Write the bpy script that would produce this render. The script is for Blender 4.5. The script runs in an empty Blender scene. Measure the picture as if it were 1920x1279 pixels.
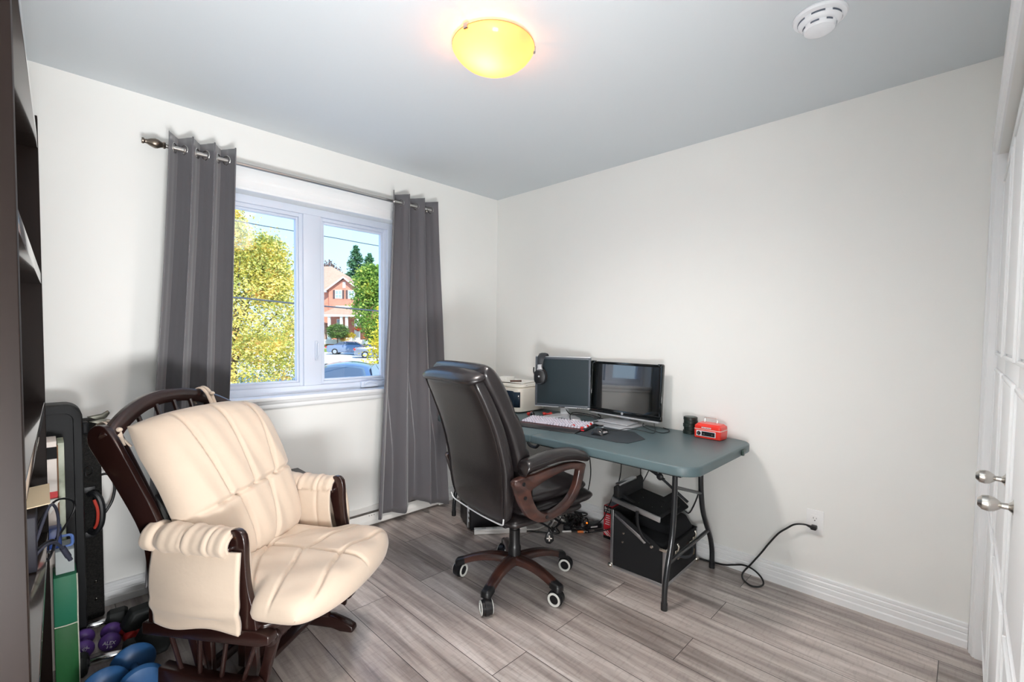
import bpy, bmesh, math, random
from mathutils import Vector, Matrix, Euler
PI = math.pi
rnd = random.Random(7)
SC = bpy.context.scene
COL = SC.collection

# ---------------------------------------------------------------- materials
MATS = {}
def lin(c):
    return tuple(((v/12.92) if v <= .04045 else ((v+.055)/1.055)**2.4) for v in [x/255. for x in c])
def mat(name, rgb, rough=.5, metal=0., coat=0., noise=0., nscale=8., bump=0., bscale=60., sheen=0., trans=0., ior=1.45, emit=None, estr=0., spec=.5, stretch=None, col2=None, sss=0.):
    if name in MATS: return MATS[name]
    m = bpy.data.materials.new(name); m.use_nodes = True
    nt = m.node_tree; b = nt.nodes['Principled BSDF']
    c = lin(rgb) + (1,)
    b.inputs['Base Color'].default_value = c
    b.inputs['Roughness'].default_value = rough
    b.inputs['Metallic'].default_value = metal
    b.inputs['Coat Weight'].default_value = coat
    b.inputs['Coat Roughness'].default_value = .08
    b.inputs['Sheen Weight'].default_value = sheen
    b.inputs['Transmission Weight'].default_value = trans
    b.inputs['IOR'].default_value = ior
    b.inputs['Specular IOR Level'].default_value = spec
    if emit:
        b.inputs['Emission Color'].default_value = lin(emit)+(1,)
        b.inputs['Emission Strength'].default_value = estr
    if noise or bump or col2:
        tc = nt.nodes.new('ShaderNodeTexCoord'); mp = nt.nodes.new('ShaderNodeMapping')
        nt.links.new(tc.outputs['Object'], mp.inputs['Vector'])
        if stretch: mp.inputs['Scale'].default_value = stretch
        if noise or col2:
            n = nt.nodes.new('ShaderNodeTexNoise'); n.inputs['Scale'].default_value = nscale; n.inputs['Detail'].default_value = 5
            nt.links.new(mp.outputs['Vector'], n.inputs['Vector'])
            r = nt.nodes.new('ShaderNodeValToRGB')
            c2 = (lin(col2)+(1,)) if col2 else tuple(max(0, v*(1-noise)) for v in c[:3])+(1,)
            r.color_ramp.elements[0].position = .32; r.color_ramp.elements[0].color = c2
            r.color_ramp.elements[1].position = .68; r.color_ramp.elements[1].color = c
            nt.links.new(n.outputs['Fac'], r.inputs['Fac']); nt.links.new(r.outputs['Color'], b.inputs['Base Color'])
        if bump:
            n2 = nt.nodes.new('ShaderNodeTexNoise'); n2.inputs['Scale'].default_value = bscale; n2.inputs['Detail'].default_value = 3
            nt.links.new(mp.outputs['Vector'], n2.inputs['Vector'])
            bp = nt.nodes.new('ShaderNodeBump'); bp.inputs['Strength'].default_value = bump; bp.inputs['Distance'].default_value = .01
            nt.links.new(n2.outputs['Fac'], bp.inputs['Height']); nt.links.new(bp.outputs['Normal'], b.inputs['Normal'])
    MATS[name] = m
    return m

# ---------------------------------------------------------------- mesh builder
def smooth_path(pts, k=6, closed=False):
    pts = [Vector(p) for p in pts]
    if len(pts) < 3: return pts
    out = []; n = len(pts); segs = n if closed else n-1
    for i in range(segs):
        if closed: p0, p1, p2, p3 = pts[(i-1) % n], pts[i], pts[(i+1) % n], pts[(i+2) % n]
        else: p0, p1, p2, p3 = pts[max(i-1, 0)], pts[i], pts[i+1], pts[min(i+2, n-1)]
        for j in range(k):
            t = j/k
            out.append(.5*((2*p1)+(-p0+p2)*t+(2*p0-5*p1+4*p2-p3)*t*t+(-p0+3*p1-3*p2+p3)*t**3))
    if not closed: out.append(pts[-1])
    return out

class MB:
    def __init__(s): s.bm = bmesh.new(); s.mi = 0
    def face(s, vs):
        try:
            f = s.bm.faces.new(vs); f.material_index = s.mi; return f
        except ValueError: return None
    def box(s, x0, x1, y0, y1, z0, z1, M=None):
        vs = [Vector((x, y, z)) for x in (x0, x1) for y in (y0, y1) for z in (z0, z1)]
        if M: vs = [M @ v for v in vs]
        v = [s.bm.verts.new(q) for q in vs]
        for a in ((0,1,3,2),(4,6,7,5),(0,4,5,1),(2,3,7,6),(0,2,6,4),(1,5,7,3)): s.face([v[i] for i in a])
        return s
    def rings(s, rings, cap0=True, cap1=True, closed=True, loop=False):
        R = [[s.bm.verts.new(Vector(p)) for p in r] for r in rings]
        n = len(R[0]); m = len(R)
        for i in range(m if loop else m-1):
            A, B_ = R[i], R[(i+1) % m]
            for j in range(n if closed else n-1):
                s.face([A[j], A[(j+1) % n], B_[(j+1) % n], B_[j]])
        if not loop:
            if cap0: s.face(list(reversed(R[0])))
            if cap1: s.face(R[-1])
        return s
    def tube(s, pts, r, n=10, k=0, closed=False, flat=1., cap=True):
        if k: pts = smooth_path(pts, k, closed)
        pts = [Vector(p) for p in pts]; m = len(pts)
        rr = r if callable(r) else (lambda t: r)
        T = []
        for i in range(m):
            if closed: d = pts[(i+1) % m]-pts[(i-1) % m]
            else: d = pts[min(i+1, m-1)]-pts[max(i-1, 0)]
            T.append(d.normalized() if d.length > 1e-9 else Vector((0,0,1)))
        up = Vector((0,0,1)) if abs(T[0].z) < .9 else Vector((1,0,0))
        N = (up - T[0]*up.dot(T[0])).normalized()
        rings = []
        for i in range(m):
            N = N - T[i]*N.dot(T[i])
            if N.length < 1e-6: N = T[i].orthogonal()
            N.normalize(); B_ = T[i].cross(N); q = rr(i/(m-1 if m > 1 else 1))
            rings.append([pts[i]+N*math.cos(2*PI*j/n)*q*flat+B_*math.sin(2*PI*j/n)*q for j in range(n)])
        return s.rings(rings, cap, cap, True, closed)
    def cyl(s, p0, p1, r0, r1=None, n=24):
        r1 = r0 if r1 is None else r1
        p0, p1 = Vector(p0), Vector(p1); d = (p1-p0).normalized()
        u = d.orthogonal().normalized(); v = d.cross(u)
        return s.rings([[p+u*math.cos(2*PI*j/n)*r+v*math.sin(2*PI*j/n)*r for j in range(n)] for p, r in ((p0, r0), (p1, r1))])
    def lathe(s, prof, o=(0,0,0), ax=(0,0,1), n=32, cap=True):
        o = Vector(o); d = Vector(ax).normalized(); u = d.orthogonal().normalized(); v = d.cross(u)
        return s.rings([[o+d*h+(u*math.cos(2*PI*j/n)+v*math.sin(2*PI*j/n))*max(r, 1e-4) for j in range(n)] for r, h in prof], cap, cap)
    def prism(s, poly, fn, a, b):
        """poly: 2-D outline, fn(p, q, w) -> point, extruded from w = a to w = b."""
        return s.rings([[fn(p, q, a) for p, q in poly], [fn(p, q, b) for p, q in poly]])
    def grid(s, P, nu, nv, wrap_u=False):
        V_ = [[s.bm.verts.new(Vector(P(i/(nu), j/(nv)))) for j in range(nv+1)] for i in range(nu+(0 if wrap_u else 1))]
        for i in range(nu):
            for j in range(nv):
                a = V_[i]; b = V_[(i+1) % len(V_)]
                s.face([a[j], b[j], b[j+1], a[j+1]])
        return s
    def pillow(s, P, nu=40, nv=30):
        """P(u, v, side) with u, v in -1..1; side +1 front / -1 back; edges of the two sides coincide."""
        for sd in (1, -1):
            def f(a, b, sd=sd): return P(-1+2*a, -1+2*b, sd)
            s.grid(f, nu, nv)
        bmesh.ops.remove_doubles(s.bm, verts=s.bm.verts, dist=1e-4)
        return s
    def ball(s, c, r, sx=1, sy=1, sz=1, nu=20, nv=12, M=None):
        c = Vector(c); rs = []
        for i in range(1, nv):
            a = PI*i/nv
            rs.append([Vector((math.sin(a)*math.cos(2*PI*j/nu)*r*sx, math.sin(a)*math.sin(2*PI*j/nu)*r*sy, math.cos(a)*r*sz)) for j in range(nu)])
        rs = [[(M @ q if M else q)+c for q in ring] for ring in rs]
        R = [[s.bm.verts.new(q) for q in ring] for ring in rs]
        t = Vector((0,0,r*sz)); b = -t
        if M: t = M @ t; b = M @ b
        t = s.bm.verts.new(c+t); b = s.bm.verts.new(c+b)
        for i in range(len(R)-1):
            for j in range(nu): s.face([R[i][j], R[i+1][j], R[i+1][(j+1) % nu], R[i][(j+1) % nu]])
        for j in range(nu):
            s.face([t, R[0][j], R[0][(j+1) % nu]]); s.face([b, R[-1][(j+1) % nu], R[-1][j]])
        return s

def rbox_poly(w, h, r, n=5):
    """rounded rectangle outline centred on the origin"""
    out = []
    for cx, cy, a0 in ((w/2-r, h/2-r, 0), (-w/2+r, h/2-r, 90), (-w/2+r, -h/2+r, 180), (w/2-r, -h/2+r, 270)):
        for i in range(n+1):
            a = math.radians(a0+90*i/n); out.append((cx+r*math.cos(a), cy+r*math.sin(a)))
    return out

def obj(name, mb, m, parent=None, smooth=True, bevel=0., seg=2, angle=35., solid=0., subsurf=0, loc=None, rot=None):
    me = bpy.data.meshes.new(name)
    bm = mb.bm
    bmesh.ops.recalc_face_normals(bm, faces=bm.faces)
    bm.to_mesh(me); bm.free()
    for q in (m if isinstance(m, (list, tuple)) else [m]): me.materials.append(q)
    if smooth:
        me.polygons.foreach_set('use_smooth', [True]*len(me.polygons))
        if not subsurf and not bevel: me.set_sharp_from_angle(angle=math.radians(angle))
    o = bpy.data.objects.new(name, me); COL.objects.link(o)
    if parent: o.parent = parent
    if loc: o.location = loc
    if rot: o.rotation_euler = rot
    if solid:
        md = o.modifiers.new('solid', 'SOLIDIFY'); md.thickness = solid; md.offset = 0
    if bevel:
        md = o.modifiers.new('bevel', 'BEVEL'); md.width = bevel; md.segments = seg; md.limit_method = 'ANGLE'; md.angle_limit = math.radians(40)
        md.harden_normals = False
        me.set_sharp_from_angle(angle=math.radians(60)) if False else None
    if subsurf:
        md = o.modifiers.new('sub', 'SUBSURF'); md.levels = subsurf; md.render_levels = subsurf
    return o
def tag(o, label=None, cat=None, group=None, kind=None):
    if label: o['label'] = label
    if cat: o['category'] = cat
    if group: o['group'] = group
    if kind: o['kind'] = kind
    return o
def thing(name, label, cat, loc=(0,0,0), rz=0., group=None, rot=None):
    o = bpy.data.objects.new(name, None); COL.objects.link(o); o.empty_display_size = .05
    o.location = loc; o.rotation_euler = rot if rot else (0, 0, rz)
    return tag(o, label, cat, group)
def struct(name, mb=None, m=None, parent=None, **k):
    if mb is None:
        o = bpy.data.objects.new(name, None); COL.objects.link(o)
    else: o = obj(name, mb, m, parent, **k)
    if not parent: o['kind'] = 'structure'
    return o
def copy_tree(o, parent=None):
    c = o.copy(); COL.objects.link(c); c.parent = parent
    for ch in list(o.children): copy_tree(ch, c)
    return c
def text(name, body, size, m, parent, loc, rot, ext=.0006, align='CENTER', sx=1., shear=0.):
    cu = bpy.data.curves.new(name, 'FONT'); cu.body = body; cu.size = size; cu.extrude = ext
    cu.align_x = align; cu.align_y = 'CENTER'; cu.shear = shear
    cu.materials.append(m)
    tmp = bpy.data.objects.new('tmp', cu); COL.objects.link(tmp)
    dg = bpy.context.evaluated_depsgraph_get(); me = bpy.data.meshes.new_from_object(tmp.evaluated_get(dg))
    bpy.data.objects.remove(tmp); o = bpy.data.objects.new(name, me); COL.objects.link(o); o.parent = parent
    if not me.materials: me.materials.append(m)
    o.location = loc; o.rotation_euler = rot; o.scale = (sx, 1, 1)
    return o
# ---------------------------------------------------------------- camera
F_PX = 866.11
cam = bpy.data.cameras.new('camera'); camo = bpy.data.objects.new('camera', cam); COL.objects.link(camo)
yaw, pitch, roll = 0.77745, -0.0380714, 0.0109795
f_ = Vector((math.cos(pitch)*math.cos(yaw), math.cos(pitch)*math.sin(yaw), math.sin(pitch)))
r0_ = Vector((math.sin(yaw), -math.cos(yaw), 0)); u0_ = r0_.cross(f_)
r_ = r0_*math.cos(roll)+u0_*math.sin(roll); u_ = u0_*math.cos(roll)-r0_*math.sin(roll)
Mx = Matrix((r_, u_, -f_)).transposed()
camo.matrix_world = Matrix.Translation((-2.72103, -2.86988, 1.29777)) @ Mx.to_4x4()
cam.sensor_fit = 'HORIZONTAL'; cam.sensor_width = 36; cam.lens = 36*F_PX/1920
cam.shift_y = 23.27/1920; cam.clip_start = .02; cam.clip_end = 500
SC.camera = camo

# ---------------------------------------------------------------- room materials
M_wall = mat('wall_paint', (236, 236, 233), rough=.62, noise=.012, nscale=3, bump=.03, bscale=300)
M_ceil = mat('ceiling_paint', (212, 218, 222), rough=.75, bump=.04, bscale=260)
M_trim = mat('white_trim_paint', (240, 241, 242), rough=.35, noise=.01)
M_vinyl = mat('white_vinyl', (212, 219, 232), rough=.3)
M_chrome = mat('brushed_nickel', (200, 196, 190), rough=.22, metal=1.)
M_dark = mat('black_plastic', (24, 25, 28), rough=.45)
M_black = mat('black_gap', (10, 10, 12), rough=.8)

def floor_material():
    m = bpy.data.materials.new('laminate_floor'); m.use_nodes = True; nt = m.node_tree; b = nt.nodes['Principled BSDF']
    L = nt.links.new; N = nt.nodes.new
    tc = N('ShaderNodeTexCoord'); mp = N('ShaderNodeMapping'); mp.inputs['Rotation'].default_value = (0, 0, PI/2)
    mp.inputs['Location'].default_value = (0.35, .002, 0)
    L(tc.outputs['Object'], mp.inputs['Vector'])
    br = N('ShaderNodeTexBrick'); br.inputs['Scale'].default_value = 1.0
    br.inputs['Brick Width'].default_value = 1.21; br.inputs['Row Height'].default_value = .1925
    br.inputs['Mortar Size'].default_value = .0016; br.inputs['Mortar Smooth'].default_value = .3
    br.offset = .37; br.offset_frequency = 2
    br.inputs['Color1'].default_value = (0, 0, 0, 1); br.inputs['Color2'].default_value = (1, 1, 1, 1); br.inputs['Mortar'].default_value = (.5, .5, .5, 1)
    L(mp.outputs['Vector'], br.inputs['Vector'])
    # grain: noise stretched along the plank, shifted per plank
    mp2 = N('ShaderNodeMapping'); mp2.inputs['Scale'].default_value = (24, 1.6, 1)
    L(tc.outputs['Object'], mp2.inputs['Vector'])
    add = N('ShaderNodeVectorMath'); add.operation = 'MULTIPLY_ADD'
    L(br.outputs['Color'], add.inputs[0]); add.inputs[1].default_value = (7, 13, 3); L(mp2.outputs['Vector'], add.inputs[2])
    n1 = N('ShaderNodeTexNoise'); n1.inputs['Scale'].default_value = 1.; n1.inputs['Detail'].default_value = 8; n1.inputs['Roughness'].default_value = .62; n1.inputs['Distortion'].default_value = .4
    L(add.outputs['Vector'], n1.inputs['Vector'])
    mp3 = N('ShaderNodeMapping'); mp3.inputs['Scale'].default_value = (5, .7, 1); L(tc.outputs['Object'], mp3.inputs['Vector'])
    n2 = N('ShaderNodeTexNoise'); n2.inputs['Scale'].default_value = 1.3; n2.inputs['Detail'].default_value = 4
    L(mp3.outputs['Vector'], n2.inputs['Vector'])
    # cross scratches
    mp4 = N('ShaderNodeMapping'); mp4.inputs['Scale'].default_value = (22, 90, 1); L(tc.outputs['Object'], mp4.inputs['Vector'])
    n3 = N('ShaderNodeTexNoise'); n3.inputs['Scale'].default_value = 1.; n3.inputs['Detail'].default_value = 3; L(mp4.outputs['Vector'], n3.inputs['Vector'])
    mixf = N('ShaderNodeMath'); mixf.operation = 'MULTIPLY_ADD'; mixf.inputs[1].default_value = .75
    L(n1.outputs['Fac'], mixf.inputs[0])
    sc2 = N('ShaderNodeMath'); sc2.operation = 'MULTIPLY'; sc2.inputs[1].default_value = .45; L(n2.outputs['Fac'], sc2.inputs[0]); L(sc2.outputs[0], mixf.inputs[2])
    r = N('ShaderNodeValToRGB'); e = r.color_ramp.elements
    e[0].position = .40; e[0].color = lin((104, 94, 90))+(1,)
    e[1].position = .80; e[1].color = lin((212, 204, 199))+(1,)
    k = e.new(.52); k.color = lin((144, 133, 128))+(1,)
    k = e.new(.64); k.color = lin((174, 163, 157))+(1,)
    L(mixf.outputs[0], r.inputs['Fac'])
    # per plank tint
    hs = N('ShaderNodeHueSaturation'); L(r.outputs['Color'], hs.inputs['Color'])
    sep = N('ShaderNodeSeparateColor'); L(br.outputs['Color'], sep.inputs['Color'])
    mr = N('ShaderNodeMapRange'); mr.inputs['To Min'].default_value = .82; mr.inputs['To Max'].default_value = 1.16; L(sep.outputs['Red'], mr.inputs['Value']); L(mr.outputs['Result'], hs.inputs['Value'])
    mr2 = N('ShaderNodeMapRange'); mr2.inputs['From Min'].default_value = .38; mr2.inputs['From Max'].default_value = .46; mr2.inputs['To Min'].default_value = .75; L(n3.outputs['Fac'], mr2.inputs['Value'])
    mul = N('ShaderNodeMix'); mul.data_type = 'RGBA'; mul.blend_type = 'MULTIPLY'; mul.inputs['Factor'].default_value = .4
    L(hs.outputs['Color'], mul.inputs['A']); L(mr2.outputs['Result'], mul.inputs['B'])
    seam = N('ShaderNodeMix'); seam.data_type = 'RGBA'; L(br.outputs['Fac'], seam.inputs['Factor'])
    L(mul.outputs['Result'], seam.inputs['A']); seam.inputs['B'].default_value = lin((48, 40, 38))+(1,)
    L(seam.outputs['Result'], b.inputs['Base Color'])
    b.inputs['Coat Weight'].default_value = .5; b.inputs['Coat Roughness'].default_value = .22; b.inputs['Coat IOR'].default_value = 1.6
    rr = N('ShaderNodeMapRange'); rr.inputs['To Min'].default_value = .28; rr.inputs['To Max'].default_value = .5; L(n1.outputs['Fac'], rr.inputs['Value']); L(rr.outputs['Result'], b.inputs['Roughness'])
    bp = N('ShaderNodeBump'); bp.inputs['Strength'].default_value = .25; bp.inputs['Distance'].default_value = .004
    sb = N('ShaderNodeMath'); sb.operation = 'SUBTRACT'; L(n1.outputs['Fac'], sb.inputs[0]); L(br.outputs['Fac'], sb.inputs[1])
    L(sb.outputs[0], bp.inputs['Height']); L(bp.outputs['Normal'], b.inputs['Normal'])
    return m
M_floor = floor_material()

# ---------------------------------------------------------------- shell
XL, YF, H = -3.06, -2.935, 2.44
YD = -5.2    # far end of the hall
struct('floor', MB().box(XL-.15, .15, YD-.15, .2, -.12, 0), M_floor)
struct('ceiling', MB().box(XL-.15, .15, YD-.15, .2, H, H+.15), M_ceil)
WX0, WX1, WZ0, WZ1 = -2.115, -.945, .925, 2.085     # window opening
b = MB().box(XL-.15, WX0, 0, .2, 0, H).box(WX1, .15, 0, .2, 0, H).box(WX0, WX1, 0, .2, 0, WZ0).box(WX0, WX1, 0, .2, WZ1, H)
struct('wall_back', b, M_wall, smooth=False)
struct('wall_right', MB().box(0, .15, YD-.15, 0, 0, H), M_wall, smooth=False)
struct('wall_left', MB().box(XL-.15, XL, YD-.15, 0, 0, H), M_wall, smooth=False)
CX0, CX1, CZ = -2.24, -.068, 2.03                    # closet opening
DX0, DX1, DZ = -3.05, -2.33, 2.12                      # doorway to the hall
b = MB().box(CX1, 0, YF-.12, YF, 0, H).box(CX0, CX1, YF-.12, YF, CZ, H).box(DX1, CX0, YF-.12, YF, 0, H).box(DX0, DX1, YF-.12, YF, DZ, H).box(XL, DX0, YF-.12, YF, 0, H)
struct('wall_front', b, M_wall, smooth=False)
b = MB().box(-2.32, 0, -3.72, -3.64, 0, H).box(-2.32, -2.26, -3.64, YF-.12, 0, H)
struct('wall_closet', b, M_wall, smooth=False)
struct('wall_hall', MB().box(XL, 0, YD-.15, YD, 0, H), M_wall, smooth=False)

# baseboards: stepped profile (offset from wall, height)
BB = [(0, 0), (.017, 0), (.017, .030), (.0145, .036), (.0145, .058), (.011, .062), (.0135, .066), (.0135, .082), (.009, .087), (.011, .091), (.011, .103), (0, .105)]
b = MB().prism(BB, lambda o, z, w: (-o, w, z), YF+.02, 0.0)
struct('baseboard_right', b, M_trim, angle=20)
b = MB().prism(BB, lambda o, z, w: (w, -o, z), XL, -1.62)
struct('baseboard_back', b, M_trim, angle=20)
b = MB().prism(BB, lambda o, z, w: (w, -o, z), -.60, -.012)
struct('baseboard_back', b, M_trim, angle=20)
b = MB().prism(BB, lambda o, z, w: (XL+o, w, z), YF, 0.0)
struct('baseboard_left', b, M_trim, angle=20)

# ---------------------------------------------------------------- window
win = struct('window_1')
# frame set back in the reveal
YR = .085
def frame_ring(mb, x0, x1, z0, z1, y0, y1, w):
    mb.box(x0, x0+w, y0, y1, z0, z1).box(x1-w, x1, y0, y1, z0, z1).box(x0+w, x1-w, y0, y1, z1-w, z1).box(x0+w, x1-w, y0, y1, z0, z0+w)
b = MB(); frame_ring(b, WX0, WX1, WZ0, WZ1, YR, .17, .045)
b.box(-1.575, -1.465, YR, .17, WZ0+.045, WZ1-.045)
struct('window_frame', b, M_vinyl, win, bevel=.003)
# left fixed light: glazing beads in two steps
b = MB(); frame_ring(b, WX0+.045, -1.575, WZ0+.045, WZ1-.045, YR+.012, .15, .022)
frame_ring(b, WX0+.067, -1.597, WZ0+.067, WZ1-.067, YR+.026, .15, .012)
struct('fixed_sash', b, M_vinyl, win, bevel=.002)
b = MB(); frame_ring(b, -1.465, WX1-.045, WZ0+.045, WZ1-.045, YR+.02, .15, .02)
frame_ring(b, -1.445, WX1-.065, WZ0+.065, WZ1-.065, YR+.034, .15, .014)
struct('casement_sash', b, M_vinyl, win, bevel=.002)
M_glass = bpy.data.materials.new('window_glass'); M_glass.use_nodes = True
nt = M_glass.node_tree; nt.nodes.clear(); o_ = nt.nodes.new('ShaderNodeOutputMaterial'); mx = nt.nodes.new('ShaderNodeMixShader'); tr = nt.nodes.new('ShaderNodeBsdfTransparent'); gl = nt.nodes.new('ShaderNodeBsdfGlossy')
gl.inputs['Roughness'].default_value = .02; fr = nt.nodes.new('ShaderNodeLayerWeight'); mr_ = nt.nodes.new('ShaderNodeMath'); mr_.operation = 'POWER'; mr_.inputs[1].default_value = 4.; m2_ = nt.nodes.new('ShaderNodeMath'); m2_.operation = 'MULTIPLY_ADD'; m2_.inputs[1].default_value = .4; m2_.inputs[2].default_value = .03; nt.links.new(fr.outputs['Facing'], mr_.inputs[0]); nt.links.new(mr_.outputs[0], m2_.inputs[0])
tr.inputs['Color'].default_value = (.97, .985, .99, 1)
nt.links.new(m2_.outputs[0], mx.inputs[0]); nt.links.new(tr.outputs[0], mx.inputs[1]); nt.links.new(gl.outputs[0], mx.inputs[2]); nt.links.new(mx.outputs[0], o_.inputs[0])
struct('left_pane', MB().box(WX0+.075, -1.605, .130, .134, WZ0+.075, WZ1-.075), M_glass, win, smooth=False)
struct('right_pane', MB().box(-1.433, WX1-.077, .130, .134, WZ0+.077, WZ1-.077), M_glass, win, smooth=False)
# latch on the mullion and crank on the casement
b = MB().box(-1.508, -1.490, YR-.012, YR, 1.13, 1.25).tube([(-1.499, YR-.012, 1.14), (-1.499, YR-.03, 1.17), (-1.499, YR-.032, 1.24)], .006, 8, 4)
struct('latch', b, M_vinyl, win, bevel=.002)
b = MB().box(-1.20, -1.075, YR-.022, YR, WZ0+.008, WZ0+.05).tube([(-1.09, YR-.025, WZ0+.035), (-1.15, YR-.04, WZ0+.05), (-1.19, YR-.038, WZ0+.035)], .007, 8, 4)
struct('crank_handle', b, M_vinyl, win, bevel=.004)
# casing: stepped moulding round the opening, sill with apron
CS = [(0, 0), (.0, -.012), (.012, -.016), (.03, -.012), (.05, -.014), (.062, -.02), (.095, -.022), (.112, -.018), (.125, -.012), (.125, 0)]
b = MB().prism(CS, lambda o, y, w: (w, y, WZ1+o), WX0-.1, WX1+.1)
b.prism(CS, lambda o, y, w: (WX0-o*.72, y, w), WZ0-.06, WZ1+.125).prism(CS, lambda o, y, w: (WX1+o*.72, y, w), WZ0-.06, WZ1+.125)
struct('casing', b, M_trim, win, angle=20)
b = MB().box(WX0-.0, WX1+.0, .0, YR, WZ0-.02, WZ0+.002).box(WX0-.10, WX1+.10, -.035, .0, WZ0-.018, WZ0+.002)
b.prism([(0, -.018), (.028, -.018), (.024, -.032), (.014, -.040), (.016, -.056), (.010, -.066), (0, -.068)], lambda o, z, w: (w, -o, WZ0+z), WX0-.09, WX1+.09)
struct('window_sill', b, M_trim, win, bevel=.002)

# ---------------------------------------------------------------- closet: casing, doors with knobs
CC = [(0, 0), (0, .006), (.006, .010), (.020, .012), (.026, .017), (.055, .019), (.060, .014), (.066, .014), (.068, 0)]
b = MB().prism(CC, lambda o, y, w: (o-.068, YF+y, w), 0, CZ+.066).prism(CC, lambda o, y, w: (w, YF+y, CZ+o), CX0-.06, 0)
b.prism(CC, lambda o, y, w: (CX0-.0-o, YF+y, w), 0, CZ+.066)
b.box(CX1-.006, CX1+.0, YF-.12, YF, 0, CZ).box(CX0, CX0+.006, YF-.12, YF, 0, CZ)
struct('trim_1', b, M_trim, angle=20)
DW = (CX1-.006-CX0-.006)/4
dy = YF-.022
for i in range(4):
    x1 = CX1-.008-i*DW; x0 = x1-DW+.004
    b = MB().box(x0, x1, dy-.034, dy, .012, CZ-.022)
    for z0, z1 in ((.16, .62), (.70, 1.18), (1.26, 1.90)):
        # raised field inside a recessed panel
        b.box(x0+.07, x1-.07, dy, dy+.005, z0, z1)
        frame_ring(b, x0+.055, x1-.055, z0-.015, z1+.015, dy, dy+.009, .010)
    d = struct('door_%d' % (i+1), b, M_trim, bevel=.003)
    if i in (1, 2):
        kx = (-1.0, -1.275)[i-1]
        kb = MB().lathe([(.0, 0), (.020, 0), (.020, .004), (.012, .007), (.007, .012), (.0065, .022), (.010, .026), (.0155, .033), (.0175, .042), (.0155, .052), (.008, .059), (.0, .060)], (kx, dy, .943), (0, 1, 0), 28)
        obj('door_knob', kb, M_chrome, d)

# ---------------------------------------------------------------- lights and world
w = bpy.data.worlds.new('world'); SC.world = w; w.use_nodes = True; nt = w.node_tree
bg = nt.nodes['Background']; tc = nt.nodes.new('ShaderNodeTexCoord'); sp = nt.nodes.new('ShaderNodeSeparateXYZ'); rp = nt.nodes.new('ShaderNodeValToRGB')
nt.links.new(tc.outputs['Generated'], sp.inputs[0]); nt.links.new(sp.outputs['Z'], rp.inputs['Fac']); nt.links.new(rp.outputs['Color'], bg.inputs['Color'])
e = rp.color_ramp.elements; e[0].position = 0.; e[0].color = (.62, .80, 1., 1); e[1].position = .6; e[1].color = (.22, .48, 1., 1)
k = e.new(.22); k.color = (.46, .74, 1., 1)
bg.inputs['Strength'].default_value = 1.9
def light(name, typ, loc, energy, col, size=.1, rot=None, sy=None, target=None):
    l = bpy.data.lights.new(name, typ); l.energy = energy; l.color = col
    if typ == 'AREA':
        l.size = size
        if sy: l.shape = 'RECTANGLE'; l.size_y = sy
    elif typ == 'SUN': l.angle = size
    else: l.shadow_soft_size = size
    o = bpy.data.objects.new(name, l); COL.objects.link(o); o.location = loc
    if target: o.rotation_euler = (Vector(target)-Vector(loc)).to_track_quat('-Z', 'Y').to_euler()
    elif rot: o.rotation_euler = rot
    return o
light('sun', 'SUN', (0, -10, 20), 7.5, (1., .93, .8), .01, target=(6., 8., 3))
light('hall_fill', 'AREA', (-2.65, YD+.75, 1.15), 42, (1., .975, .94), 1.1, target=(-2.3, 0, 1.4), sy=2.0)  # unseen area light added in the hall to brighten the room from behind
light('hall_up_fill', 'AREA', (-2.68, -3.14, .55), 84, (.97, .975, .985), .6, target=(-2.0, -2.0, 2.44), sy=.4)  # added fill just beyond the doorway, out of view, aimed up at the ceiling
SC.view_settings.view_transform = 'Standard'; SC.view_settings.look = 'None'; SC.view_settings.gamma = 1; SC.view_settings.use_curve_mapping = False
SC.view_settings.exposure = 0.0
SC.cycles.use_denoising = True
SC.cycles.max_bounces = 9; SC.cycles.diffuse_bounces = 6; SC.cycles.transparent_max_bounces = 16
SC.cycles.sample_clamp_indirect = 6
SC.render.film_transparent = False
# ---------------------------------------------------------------- ceiling lamp
M_bowl = bpy.data.materials.new('frosted_lamp_glass'); M_bowl.use_nodes = True
nt = M_bowl.node_tree; nt.nodes.clear(); o_ = nt.nodes.new('ShaderNodeOutputMaterial')
tl = nt.nodes.new('ShaderNodeBsdfTranslucent'); tl.inputs['Color'].default_value = (1, .72, .45, 1)
gs = nt.nodes.new('ShaderNodeBsdfGlossy'); gs.inputs['Roughness'].default_value = .12
em = nt.nodes.new('ShaderNodeEmission'); em.inputs['Color'].default_value = (1, .34, .05, 1); em.inputs['Strength'].default_value = .5
m1 = nt.nodes.new('ShaderNodeMixShader'); m1.inputs[0].default_value = .02; ad = nt.nodes.new('ShaderNodeAddShader')
nt.links.new(tl.outputs[0], m1.inputs[1]); nt.links.new(gs.outputs[0], m1.inputs[2]); nt.links.new(m1.outputs[0], ad.inputs[0]); nt.links.new(em.outputs[0], ad.inputs[1]); nt.links.new(ad.outputs[0], o_.inputs[0])
LX, LY = -1.475, -1.525
lamp = thing('ceiling_lamp', 'lit flush ceiling lamp with a frosted glass bowl glowing orange', 'ceiling lamp', (LX, LY, H))
obj('base_plate', MB().lathe([(0, 0), (.10, 0), (.10, -.012), (.085, -.016), (0, -.016)]), M_trim, lamp)
prof = [(.158, -.028), (.1585, -.033), (.155, -.040), (.142, -.058), (.120, -.078), (.090, -.095), (.055, -.106), (.02, -.110), (.0, -.1105)]
inner = [(r*.975, z+.003) for r, z in prof]
obj('glass_bowl', MB().rings([[(r*math.cos(2*PI*j/56), r*math.sin(2*PI*j/56), z) for j in range(56)] for r, z in prof], False, False), M_bowl, lamp)
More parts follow.
